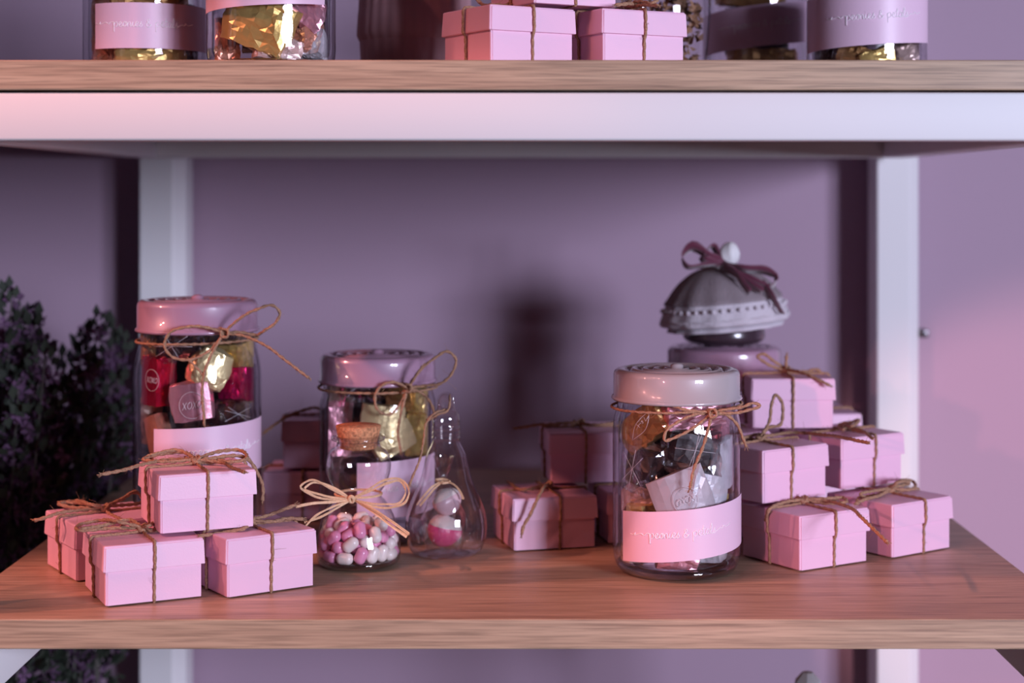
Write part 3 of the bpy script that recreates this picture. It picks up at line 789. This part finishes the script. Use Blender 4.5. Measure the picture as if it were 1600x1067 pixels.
sweet(290, 770, yb, .028, .026, .024, (0, 0, 0), 'beige', 'beige wrapped block at the bottom of the tall jar')

yc = JC[1]
sweet(528, 612, yc - .020, .013, .010, .014, (25, -20, 0), 'beige', 'tan wrapped sweet at the upper left of the jar behind the bottle', rnd=.15, amp=.0008)
sweet(527, 665, yc - .020, .012, .010, .022, (3, -22, 0), 'rose', 'dusty mauve foil sweet at the left of the jar behind the bottle', rnd=.15)
sweet(566, 604, yc - .018, .015, .011, .011, (0, -4, 0), 'choc', 'dark chocolate in clear wrap under the lid of the jar behind the bottle', 'cello')
sweet(632, 612, yc - .012, .015, .011, .012, (-12, 10, 0), 'bronze', 'bronze foil sweet under the jute knot of the jar behind the bottle')
sweet(658, 622, yc - .014, .012, .012, .013, (10, 22, 0), 'gold', 'gold foil sweet at the right of the jar behind the bottle', rnd=.5)
sweet(598, 655, yc - .030, .017, .007, .011, (6, 0, 0), 'pale_gold', 'pale yellow foil sweet at the centre of the jar behind the bottle', rnd=.15, amp=.0008)
sweet(612, 685, yc - .028, .017, .008, .012, (-22, 0, 0), 'pale_gold', 'crumpled cream foil sweet over the label of the jar behind the bottle')
sweet(655, 678, yc - .024, .0095, .008, .018, (8, 20, 0), 'gold', 'tall gold foil sweet at the lower right of the jar behind the bottle', rnd=.2)
sweet(590, 640, yc + .014, .028, .016, .034, (0, 0, 0), 'choc', 'tall dark chocolate block deep inside the jar behind the bottle')
sweet(580, 760, yc, .024, .022, .022, (0, 0, 0), 'choc', 'dark chocolate block at the bottom of the jar behind the bottle')

def at_jar(J, du, z, dy): # pixel position of a point inside an upper jar
    Y = J[1] + dy; return (U0 + J[0] * F / J[1] + du, V0 - (ZU + z - EYE) * F / Y, Y)
for (J, nm, L_) in ((J1, 'far left upper jar', [(-62, .040, -.020, .016, .010, .018, 18, 'bronze', 'bronze'), (-60, .014, -.022, .014, .010, .013, -10, 'copper', 'copper'), (10, .013, -.024, .026, .010, .010, 0, 'gold', 'gold'), (5, .064, -.010, .028, .015, .018, 5, 'bronze', 'dark bronze'), (45, .038, .002, .022, .016, .02, 10, 'choc', 'dark brown')]),
                    (J2, 'second upper jar from the left', [(-20, .034, -.022, .025, .009, .018, 22, 'gold', 'large gold'), (-72, .022, -.018, .010, .009, .016, 0, 'copper', 'copper'), (42, .045, -.016, .018, .010, .013, 30, 'rose', 'rose pink'), (52, .024, -.018, .013, .010, .009, -8, 'copper', 'small copper'), (68, .017, -.010, .013, .011, .010, 25, 'silver', 'silver'), (10, .016, -.016, .016, .010, .009, 10, 'champagne', 'champagne'), (20, .05, .014, .03, .014, .034, 0, 'choc', 'dark brown'), (0, .085, -.01, .03, .018, .02, 0, 'bronze', 'bronze')]),
                    (J3, 'upper jar right of the gift boxes', [(-10, .080, -.016, .028, .012, .010, 8, 'bronze', 'dark gold'), (10, .024, -.014, .028, .014, .012, 0, 'bronze', 'bronze'), (0, .052, .01, .026, .018, .02, 0, 'choc', 'dark brown')]),
                    (J4, 'upper jar at the right end', [(14, .0145, -.026, .014, .010, .008, -16, 'gold', 'gold'), (-8, .015, -.020, .018, .012, .009, 12, 'bronze', 'bronze'), (-52, .016, -.014, .012, .012, .010, 0, 'choc', 'dark brown'), (60, .02, -.014, .010, .012, .012, 10, 'champagne', 'pale pink'), (0, .055, .006, .028, .02, .024, 0, 'choc', 'large dark brown')])):
    for i, (du, z, dy, sx, sy, sz, rl, mm, word) in enumerate(L_):
        u, v, Y = at_jar(J, du, z, dy)
        side = 'left' if du < -20 else ('right' if du > 20 else 'middle')
        lv = 'low' if z < .026 else ('high' if z > .055 else 'halfway up')
        sweet(u, v, Y, sx, sy, sz, (rl, du * .25, 0), mm, '%s wrapped sweet, %s %s inside the %s' % (word, lv, side, nm), rnd=.2, amp=.0022)

# ------------------------------------------------------------------ corked bottle of sugar sweets
BC = (-.1205, 1.2285)
bot = thing('corked_bottle', 'small round corked glass bottle of pink and white sweets with a raffia bow', 'bottle', (BC[0], BC[1], 0))
BP = [(0, .0035), (.020, .0030), (.0255, .0008), (.0290, .0030), (.0304, .0075), (.0306, .0120), (.0298, .0200), (.0278, .0290), (.0245, .0380), (.0195, .0465), (.0163, .0505), (.0163, .0525), (.0190, .0570), (.0224, .0645), (.0236, .0720), (.0226, .0790), (.0195, .0838), (.0160, .0865), (.0156, .0885), (.0164, .0898), (.0192, .0908), (.0197, .0922), (.0186, .0936), (.0158, .0938), (.0152, .0920), (.0150, .0870)]
g = MB(); lathe(g, smooth_prof(BP, 4), (BC[0], BC[1], 0), 72); g.build('glass_body', M['fine_glass'], bot)
g = MB(); lathe(g, [(0, .0048), (.022, .0048), (.027, .0062), (.0286, .0045), (.0265, .0018), (.021, .0012), (0, .0015)], (BC[0], BC[1], 0), 48); g.build('glass_base', M['base_glass'], bot)
def corkfn(r, z, a): return r * (1 + .012 * noise.noise(Vector((math.cos(a) * 5, math.sin(a) * 5, z * 400))))
g = MB(); lathe(g, [(0, .0845), (.0125, .0845), (.0134, .0852), (.0139, .0900), (.0148, .0935), (.0165, .1005), (.0160, .1012), (0, .1013)], (BC[0], BC[1], 0), 56, corkfn)
g.build('cork', M['cork'], bot, smooth=True)
yk = 1.2095
rf = MB()
RP = [
 [(549, 779, yk), (520, 765, yk - .004), (483, 750, yk - .008), (470, 760, yk - .009), (489, 775, yk - .006), (549, 780, yk)],
 [(549, 779, yk), (518, 761, yk - .002), (485, 755, yk - .007), (476, 763, yk - .008), (500, 772, yk - .005), (549, 780, yk)],
 [(549, 780, yk), (520, 784, yk - .005), (490, 787, yk - .010), (462, 792, yk - .012)],
 [(549, 781, yk), (525, 795, yk - .004), (500, 808, yk - .008), (476, 817, yk - .010)],
 [(549, 781, yk), (520, 792, yk - .006), (490, 808, yk - .010), (478, 822, yk - .012)],
 [(550, 779, yk), (575, 765, yk - .004), (602, 750, yk - .006), (625, 748, yk - .006), (639, 765, yk - .006), (634, 784, yk - .006), (612, 792, yk - .004), (550, 781, yk)],
 [(550, 779, yk), (580, 766, yk - .003), (606, 754, yk - .005), (624, 752, yk - .005), (634, 768, yk - .005), (626, 785, yk - .005), (600, 788, yk - .004), (550, 781, yk)],
 [(552, 781, yk), (580, 795, yk - .007), (610, 814, yk - .011), (639, 835, yk - .013)],
 [(552, 781, yk), (582, 798, yk - .006), (606, 817, yk - .010), (636, 838, yk - .012)],
]
for i, p in enumerate(RP):
    for j in range(2):
        strip(rf, [W(a + random.uniform(-1, 1), b + random.uniform(-1.2, 1.2), Y) for a, b, Y in p], .0021 if i in (2, 7, 8) else .0015, side=(0, -.25, 1), roll=random.uniform(-.4, .4))
tube(rf, spline(ring_path(BC, .0168, .0515, 40) + [Vector((BC[0] + .0168, BC[1], .0515))], .002), .0009, 5)
kn = W(549, 780, yk - .001)
tube(rf, [kn + Vector((.0016 * math.cos(a), -.0012 * math.sin(a * 1.0), .0022 * math.sin(a))) for a in [k * 2 * PI / 12 for k in range(13)]], .0013, 6)
rf.build('raffia_bow', M['raffia'], bot, smooth=False)

# loose sweets packed into the bottle (two-sphere capsules settled by relaxation)
rs = np.random.RandomState(5)
NB, cr, cs = 78, .0041, .0050
zs_ = np.array([p[1] for p in BP[2:12]]); rs_ = np.array([p[0] for p in BP[2:12]])
A = np.zeros((NB, 3)); D = rs.normal(size=(NB, 3)); D /= np.linalg.norm(D, axis=1)[:, None]
ang = rs.rand(NB) * 2 * PI; rad = np.sqrt(rs.rand(NB)) * .022
A[:, 0] = rad * np.cos(ang); A[:, 1] = rad * np.sin(ang); A[:, 2] = .009 + rs.rand(NB) * .036
P1 = A + D * cs / 2; P2 = A - D * cs / 2
body = np.concatenate([np.arange(NB), np.arange(NB)])
same = body[:, None] == body[None, :]
for it in range(420):
    P = np.vstack([P1, P2])
    if it < 330: P[:, 2] -= .00008
    d = P[:, None, :] - P[None, :, :]
    L_ = np.sqrt((d ** 2).sum(2)) + 1e-9
    ov = np.clip(2 * cr - L_, 0, None); ov[same] = 0
    P += (d / L_[:, :, None] * ov[:, :, None]).sum(1) * .32
    rr = np.sqrt(P[:, 0] ** 2 + P[:, 1] ** 2) + 1e-9
    lim = np.interp(P[:, 2], zs_, rs_) - cr - .0008
    k = np.minimum(1, lim / rr); P[:, 0] *= k; P[:, 1] *= k
    P[:, 2] = np.maximum(P[:, 2], .0055 + cr)
    P1, P2 = P[:NB], P[NB:]
    mid = (P1 + P2) / 2; dd = P1 - P2; dd /= np.linalg.norm(dd, axis=1)[:, None]
    P1 = mid + dd * cs / 2; P2 = mid - dd * cs / 2
def capsule():
    pr = []
    for k in range(7): a = PI / 2 * k / 6; pr.append((cr * 1.04 * math.sin(a), -cs / 2 - .0012 - cr * .92 * math.cos(a) + .0012))
    for k in range(7): a = PI / 2 * k / 6; pr.append((cr * 1.04 * math.cos(a), cs / 2 + cr * .92 * math.sin(a)))
    b = MB(); lathe(b, pr, (0, 0, 0), 14); return b
cm = {}
for key_ in ('sweet_white', 'sweet_pink'):
    cm[key_] = capsule().build('sugar_sweet', M[key_])
kinds = ['sweet_pink' if rs.rand() < .5 else 'sweet_white' for i in range(NB)]
mids = (P1 + P2) / 2
def front(i):
    x, y, z = mids[i]; l_ = np.interp(z, zs_, rs_) - cr
    return y < -.60 * math.sqrt(max(0, l_ * l_ - x * x)) - .003
band = {i: min(4, int((mids[i][2] - .0095) / .0078)) for i in range(NB) if front(i)}
ROW = ['lowest row', 'second row up', 'third row up', 'fourth row up', 'top row']
ORD = ['first', 'second', 'third', 'fourth', 'fifth', 'sixth', 'seventh', 'eighth', 'ninth', 'tenth', 'eleventh', 'twelfth']
for i in range(NB):
    src = cm[kinds[i]]; word = 'pink' if kinds[i] == 'sweet_pink' else 'white'
    o = src.copy(); COL.objects.link(o)
    mid = mids[i]
    o.location = (BC[0] + mid[0], BC[1] + mid[1], mid[2])
    o.rotation_euler = Vector(P1[i] - P2[i]).to_track_quat('Z', 'Y').to_euler()
    if i in band:
        r_ = sorted([j for j in band if band[j] == band[i] and kinds[j] == kinds[i]], key=lambda j: mids[j][0]).index(i)
        tag(o, '%s capsule sweet against the corked bottle glass, %s, %s %s one from left' % (word, ROW[band[i]], ORD[r_], word), 'sweet', word + ' sugar sweets in the corked bottle')
    else:
        tag(o, '%s capsule sweet deep in the corked bottle, behind the front ones' % word, 'sweet', word + ' sugar sweets in the corked bottle')
for o in cm.values(): bpy.data.objects.remove(o)

# ------------------------------------------------------------------ glass bulb with a little bag of sweets
GC = (-.0586, 1.2620)
bulb = thing('glass_bulb', 'clear glass light bulb shaped bauble standing right of the corked bottle', 'glass bauble', (GC[0], GC[1], 0))
GP = [(0, .0016), (.014, .0012), (.0215, .0010), (.0262, .0040), (.0288, .0095), (.0302, .0170), (.0303, .0235), (.0288, .0330), (.0255, .0420), (.0215, .0510), (.0182, .0600), (.0162, .0680), (.0145, .0750), (.0118, .0810), (.0102, .0845), (.0102, .0860), (.0108, .0875), (.0101, .0890), (.0107, .0910), (.0101, .0928), (.0107, .0946), (.0101, .0966), (.0103, .1000), (.0097, .1045), (.0068, .1085), (.0062, .1120), (.0052, .1160), (.0030, .1190), (0, .1198)]
g = MB(); lathe(g, smooth_prof(GP, 4), (GC[0], GC[1], 0), 72); g.build('glass_body', M['fine_glass'], bulb)
g = MB(); rc = Vector((GC[0], GC[1], .1135))
tube(g, [rc + Vector((.0058 * math.cos(a), 0, .0062 * math.sin(a) + .001)) for a in [2 * PI * k / 32 for k in range(33)]], .0007, 8)
g.build('hanging_ring', M['fine_glass'], bulb)
tw = MB()
rope(tw, [W(695, 640, 1.2515), (W(680, 645, 1.2495)), W(667, 660, 1.250), W(662, 690, 1.242), W(655, 720, 1.236), W(645, 745, 1.233), W(640, 757, 1.232)], .0009, fuzz=.8)
rope(tw, [W(672, 655, 1.251), W(684, 648, 1.249), W(700, 641, 1.250), W(703, 630, 1.252), W(703, 622, 1.256)], .0009, fuzz=.8)
tw.build('twine', M['twine'], bulb)
bag = thing('sweet_bag', 'tiny cellophane bag tied with raffia standing inside the glass bulb', 'bag', (GC[0] - .002, GC[1] - .002, .0022))
g = MB()
def bagfn(r, z, a): return r * (1 + .10 * noise.noise(Vector((math.cos(a) * 2.2, math.sin(a) * 2.2, z * 90))) + .05 * math.sin(a * 7 + z * 200))
lathe(g, smooth_prof([(.0, .0030), (.0115, .0035), (.0145, .010), (.0158, .020), (.0150, .030), (.0120, .041), (.0060, .0515), (.0026, .0560), (.0030, .0600), (.0052, .0660), (.0075, .0740)], 3), (GC[0] - .002, GC[1] - .002, 0), 36, bagfn)
g.build('bag', M['cello'], bag, smooth=False)
rf = MB(); yq = 1.2555
for p in ([(692, 752, yq), (676, 760, yq - .006), (662, 775, yq - .008), (651, 789, yq - .007)], [(692, 752, yq), (678, 764, yq - .007), (668, 776, yq - .008), (656, 790, yq - .006)],
          [(692, 752, yq), (708, 756, yq - .003), (718, 766, yq - .003), (724, 780, yq - .002)], [(680, 750, yq), (692, 755, yq - .004), (704, 752, yq), (692, 748, yq + .002), (680, 750, yq)]):
    strip(rf, [W(*q) for q in p], .0018, side=(0, -.2, 1))
rf.build('raffia_tie', M['raffia'], bag, smooth=False)
def bonbon(c, T, label, m1, m2):
    root = thing('bonbon', label, 'sweet', c, 'bonbons in the glass bulb')
    n, k = 12, 24; V = []; Fl = []; Fh = []
    for i in range(n + 1):
        t_ = i / n; z = -1 + 2 * t_
        r = math.sin(PI * min(1, t_ * 1.12) ** .75) if t_ < .9 else math.sin(PI * (.9 * 1.12) ** .75) * (1 - t_) / .1
        r = max(r, 0)
        for j in range(k):
            a = 2 * PI * j / k
            rr = (max(0, 1 - abs(z) ** 2.4) ** .5) * (1 + .10 * math.cos(3 * a)) * (1.0 - .28 * (z < 0) * abs(z))
            V.append(c + T @ Vector((rr * .0130 * math.cos(a), rr * .0120 * math.sin(a), z * .0122)))
    lo = MB(); hi = MB(); f = []
    for i in range(n):
        for j in range(k): f.append((i, (i * k + j, i * k + (j + 1) % k, (i + 1) * k + (j + 1) % k, (i + 1) * k + j)))
    lo.add(V, [q for i, q in f if i < 8]); hi.add(V, [q for i, q in f if i >= 8])
    lo.build('sugar_shell', M[m1], root); hi.build('sugar_cap', M[m2], root)
bonbon(Vector((GC[0] - .0022, GC[1] - .003, .0185)), Matrix.Rotation(math.radians(14), 3, 'Y'), 'pink and white bonbon at the bottom of the bag in the glass bulb', 'sweet_rose', 'sweet_white')
bonbon(Vector((GC[0] + .0002, GC[1] - .001, .0395)), Matrix.Rotation(math.radians(-24), 3, 'Y') @ Matrix.Scale(.86, 3), 'pale pink bonbon resting on the lower one in the glass bulb', 'sweet_pale', 'sweet_white')

# ------------------------------------------------------------------ jam jar with a cloth cap, standing on a jar at the rear
DC = ((1131 - U0) * 1.46 / F, 1.46)
jar(DC, 0, .1375, .0480, .0485, M['lid_pink'], 'glass jar behind the right stack with a pink lid carrying the cloth capped pot', 'glass jars of chocolates', ltop=.09, lbot=.05)
cap = thing('capped_pot', 'small dark pot under a pale cloth cap with a plum ribbon bow', 'pot', (DC[0], DC[1], .1412))
g = MB(); lathe(g, smooth_prof([(0, .1412), (.030, .1412), (.0345, .1440), (.0350, .1500), (.0330, .1560), (.028, .162)], 3), (DC[0], DC[1], 0), 48); g.build('pot_body', M['jam'], cap)
TL = Matrix.Rotation(math.radians(-5), 3, 'Y')
def capfn(r, z, a): return r * (1 + .018 * math.cos(a * 14) * min(1, r / .05) ** 2)
g = MB(); cc = (DC[0] + .001, DC[1], .1585); TL = TL @ Matrix.Diagonal((1, 1, .90))
lathe(g, smooth_prof([(0, .0535), (.012, .0525), (.024, .0485), (.0355, .0400), (.0450, .0280), (.0510, .0150), (.0545, .0060), (.0555, .0015), (.0520, -.0010), (.0490, .0020), (.046, .0040)], 4), cc, 84, capfn, TL)
cl = g.build('cloth_cap', M['lace'], cap)
M['crown'] = mat('taupe_lace', (0.28, 0.23, 0.25), 0.8, bump=0.8, bscale=500)
g = MB()
lathe(g, smooth_prof([(0, .0541), (.012, .0532), (.0245, .0490), (.0362, .0404), (.0460, .0280), (.0500, .0200), (.0490, .0200)], 4), cc, 84, capfn, TL)
g.build('lace_crown', M['crown'], cl)
g = MB()
lathe(g, smooth_prof([(.030, .002), (.044, .0005), (.0490, -.0030), (.0500, -.0055), (.0470, -.0060), (.040, -.003)], 3), cc, 84, capfn, TL)
g.build('under_frill', M['lace'], cl)
g = MB()
for k in range(44):
    a = 2 * PI * k / 44; p = TL @ Vector((.0530 * math.cos(a), .0530 * math.sin(a), .0145)); 
    lathe(g, [(.0002, -.0018), (.0013, -.0013), (.0018, 0), (.0013, .0013), (.0002, .0018)], (cc[0] + p.x, cc[1] + p.y, cc[2] + p.z), 8)
tube(g, spline([Vector(cc) + TL @ Vector((.0548 * math.cos(a), .0548 * math.sin(a), .0045)) for a in [2 * PI * k / 60 for k in range(61)]], .004), .0014, 6)
g.build('bead_trim', M['lace'], cl)
yd = 1.43
g = MB()
for p in ([(1128, 412, yd), (1105, 398, yd - .01), (1082, 385, yd - .01), (1066, 402, yd - .01), (1072, 415, yd - .01), (1100, 414, yd - .006), (1128, 412, yd)],
          [(1130, 414, yd), (1160, 420, yd - .012), (1200, 424, yd - .014), (1213, 434, yd - .014), (1205, 447, yd - .012), (1180, 440, yd - .012), (1130, 415, yd)],
          [(1130, 414, yd), (1155, 430, yd - .012), (1175, 445, yd - .016), (1192, 455, yd - .018)],
          [(1130, 414, yd), (1150, 428, yd - .012), (1165, 448, yd - .018), (1172, 456, yd - .020)],
          [(1190, 440, yd - .010), (1205, 462, yd - .014), (1222, 490, yd - .012)],
          [(1128, 412, yd), (1112, 384, yd - .004), (1098, 400, yd - .008), (1128, 414, yd)]):
    strip(g, [W(*q) for q in p], .0120, side=(0.1, -.8, .6), thick=.0005)
g.build('ribbon_bow', M['plum'], cap)
g = MB(); bc = W(1138, 402, yd + .006)
lathe(g, smooth_prof([(0, -.008), (.006, -.006), (.0085, .001), (.007, .008), (.003, .0125), (0, .0135)], 3), bc, 20, lambda r, z, a: r * (1 + .12 * math.cos(a * 5 + z * 300)), Matrix.Rotation(.25, 3, 'Y'))
g.build('rosebud', M['white'], cap)

# ------------------------------------------------------------------ upper shelf: ribbed pot and a jar of dried petals
pc = ((648 - U0) * 1.34 / F, 1.34)
g = MB(); n = 120
lathe(g, smooth_prof([(0, 0), (.030, 0), (.0375, .0035), (.0415, .014), (.0430, .030), (.0440, .060), (.0450, .085), (.0462, .088), (.0462, .094), (.0440, .095), (.0425, .088), (.041, .03), (0, .028)], 4), (pc[0], pc[1], ZU), n, lambda r, z, a: r * (1 + (.010 * math.cos(a * 30) if .012 < z < .084 else 0)))
pt = thing('plant_pot', 'dusty pink ribbed clay pot left of the upper gift boxes', 'pot', (pc[0], pc[1], ZU)); g.build('pot_body', M['pot'], pt)
g = MB(); lathe(g, [(0, .088), (.02, .089), (.041, .087)], (pc[0], pc[1], ZU), 32); g.build('soil', M['bark'], pt)

kc = ((1030 - U0) * 1.33 / F, 1.33)
kj = thing('petal_jar', 'glass jar of brown dried petals behind the upper gift boxes', 'jar', (kc[0], kc[1], ZU))
g = MB(); lathe(g, smooth_prof([(0, .002), (.030, .001), (.0365, .005), (.0375, .02), (.0375, .085), (.034, .095), (.034, .10)], 4), (kc[0], kc[1], ZU), 56); g.build('glass_body', M['glass'], kj)
g = MB(); lathe(g, [(.0355, .100), (.0355, .114), (.034, .116), (0, .116)], (kc[0], kc[1], ZU), 48); g.build('lid', M['lid_pink'], kj)
g = MB()
for i in range(420):
    a = random.random() * 2 * PI; r = .033 * math.sqrt(random.uniform(.3, 1)); z = random.uniform(.006, .085)
    c = Vector((kc[0] + r * math.cos(a), kc[1] + r * math.sin(a), ZU + z))
    Rm = Matrix.Rotation(random.random() * 6, 3, Vector((random.random(), random.random(), random.random())).normalized()); s = random.uniform(.003, .0055)
    g.add([c + Rm @ Vector(p) * s for p in ((-1, 0, .2), (0, -.5, 0), (1, 0, .3), (0, .6, -.1), (0, 0, .35))], [(0, 1, 4), (1, 2, 4), (2, 3, 4), (3, 0, 4)])
o = g.build('dried_petals', M['bark'], smooth=False, origin=(kc[0], kc[1], ZU + .04)); tag(o, 'brown dried petals filling the jar behind the upper gift boxes', 'petals'); o['kind'] = 'stuff'

# ------------------------------------------------------------------ lower tier: glass flask with a faceted stopper
fx = ((1262 - U0) * 1.36 / F); fy = 1.36
fl = thing('glass_flask', 'small glass flask with a bright faceted stopper on the tier below', 'flask', (fx, fy, -.42))
g = MB(); lathe(g, smooth_prof([(0, .002), (.034, .001), (.04, .008), (.041, .10), (.035, .15), (.018, .19), (.0125, .21), (.0120, .262), (.0150, .268), (.0150, .272), (.0105, .272), (.0105, .24)], 4), (fx, fy, -.42), 48); g.build('glass_body', M['glass'], fl)
g = MB(); lathe(g, [(0, .262), (.0065, .264), (.0075, .278), (.0118, .290), (.0102, .2985), (.0045, .305), (0, .3055)], (fx, fy, -.42), 7); g.build('stopper', M['white'], fl, smooth=False)

# ------------------------------------------------------------------ dried flower bunches beside the shelf
def bunch(cx, cy, tops, label, seed, zlow=-.20):
    rnd = random.Random(seed)
    root = thing('dried_flower_bunch', label, 'dried flowers', (cx, cy, -1.0), 'dried flower bunches left of the shelf')
    v = MB(); lathe(v, smooth_prof([(0, -.998), (.05, -.999), (.062, -.985), (.066, -.8), (.060, -.55), (.064, -.50), (.060, -.50), (.055, -.56), (.055, -.98)], 3), (cx, cy, 0), 32); v.build('vase', M['pot'], root)
    fo = MB(); le = MB()
    for (tx, ty, tz) in tops:
        b = Vector((cx + (tx - cx) * .15, cy + (ty - cy) * .15, -.9)); m1 = Vector((cx + (tx - cx) * .75, cy + (ty - cy) * .8, (tz + zlow) * .5 - .08)); top = Vector((tx, ty, tz))
        path = spline([b, b.lerp(m1, .5), m1, top], .012)
        st = MB(); tube(st, path, .0018, 5, lambda t_: 1.2 - .8 * t_); st.build('stem', M['stem'], root)
        for p in path:
            if p.z < zlow: continue
            h = (top.z - p.z)
            spread = min(.052, .010 + h * .26)
            for _ in range(7):
                d = Vector((rnd.gauss(0, 1), rnd.gauss(0, 1), rnd.gauss(.2, .7))).normalized() * spread * rnd.random() ** .5
                c = p + d
                if c.x > -.374 and c.z < .018: c.x = -.374 - rnd.random() * .05
                if c.y > 1.70: c.y = 1.70
                if c.y > 1.64 and c.x > -.38: c.y = 1.63
                if rnd.random() < .36:          # floret of four petals
                    s = rnd.uniform(.0025, .0075)
                    ax = Matrix.Rotation(rnd.random() * 6, 3, Vector((rnd.random() - .5, rnd.random() - .5, 1)).normalized()) @ Matrix.Rotation(rnd.uniform(0, 2), 3, 'X')
                    for k in range(4):
                        a = k * PI / 2
                        q = [(0, 0, 0), (math.cos(a - .5) * s, math.sin(a - .5) * s, s * .4), (math.cos(a) * s * 1.5, math.sin(a) * s * 1.5, s * .3), (math.cos(a + .5) * s, math.sin(a + .5) * s, s * .4)]
                        fo.add([c + ax @ Vector(x) for x in q], [(0, 1, 2, 3)])
                else:
                    s = rnd.uniform(.007, .017)
                    dd = (d + Vector((0, 0, .02))).normalized(); sd = dd.orthogonal().normalized()
                    le.add([c, c + dd * s * .5 + sd * s * .3, c + dd * s, c + dd * s * .5 - sd * s * .3], [(0, 1, 2, 3)])
    f_ = fo.build('florets', M['floret'], root, smooth=False); f_['kind'] = 'stuff'
    l_ = le.build('leaves', M['leaf'], root, smooth=False); l_['kind'] = 'stuff'
rnd = random.Random(3)
tA = [tuple(W(u, v, 1.46 + rnd.uniform(-.05, .05))) for u, v in ((18, 470), (40, 490), (55, 505), (0, 560), (-25, 540), (70, 560), (30, 590), (-60, 520), (10, 520), (-40, 620), (60, 640), (5, 680), (85, 610), (-10, 600), (45, 560))]
bunch(-.50, 1.47, tA, 'dark dried flower bunch with a tall spike at the far left edge', 11)
tB = [tuple(W(u, v, 1.53 + rnd.uniform(-.05, .05))) for u, v in ((150, 505), (175, 515), (125, 530), (188, 545), (100, 565), (165, 570), (120, 600), (150, 650), (90, 660), (180, 640), (135, 560), (105, 700), (160, 700))]
bunch(-.445, 1.59, tB, 'dark dried flower bunch with purple florets against the left upright', 12)
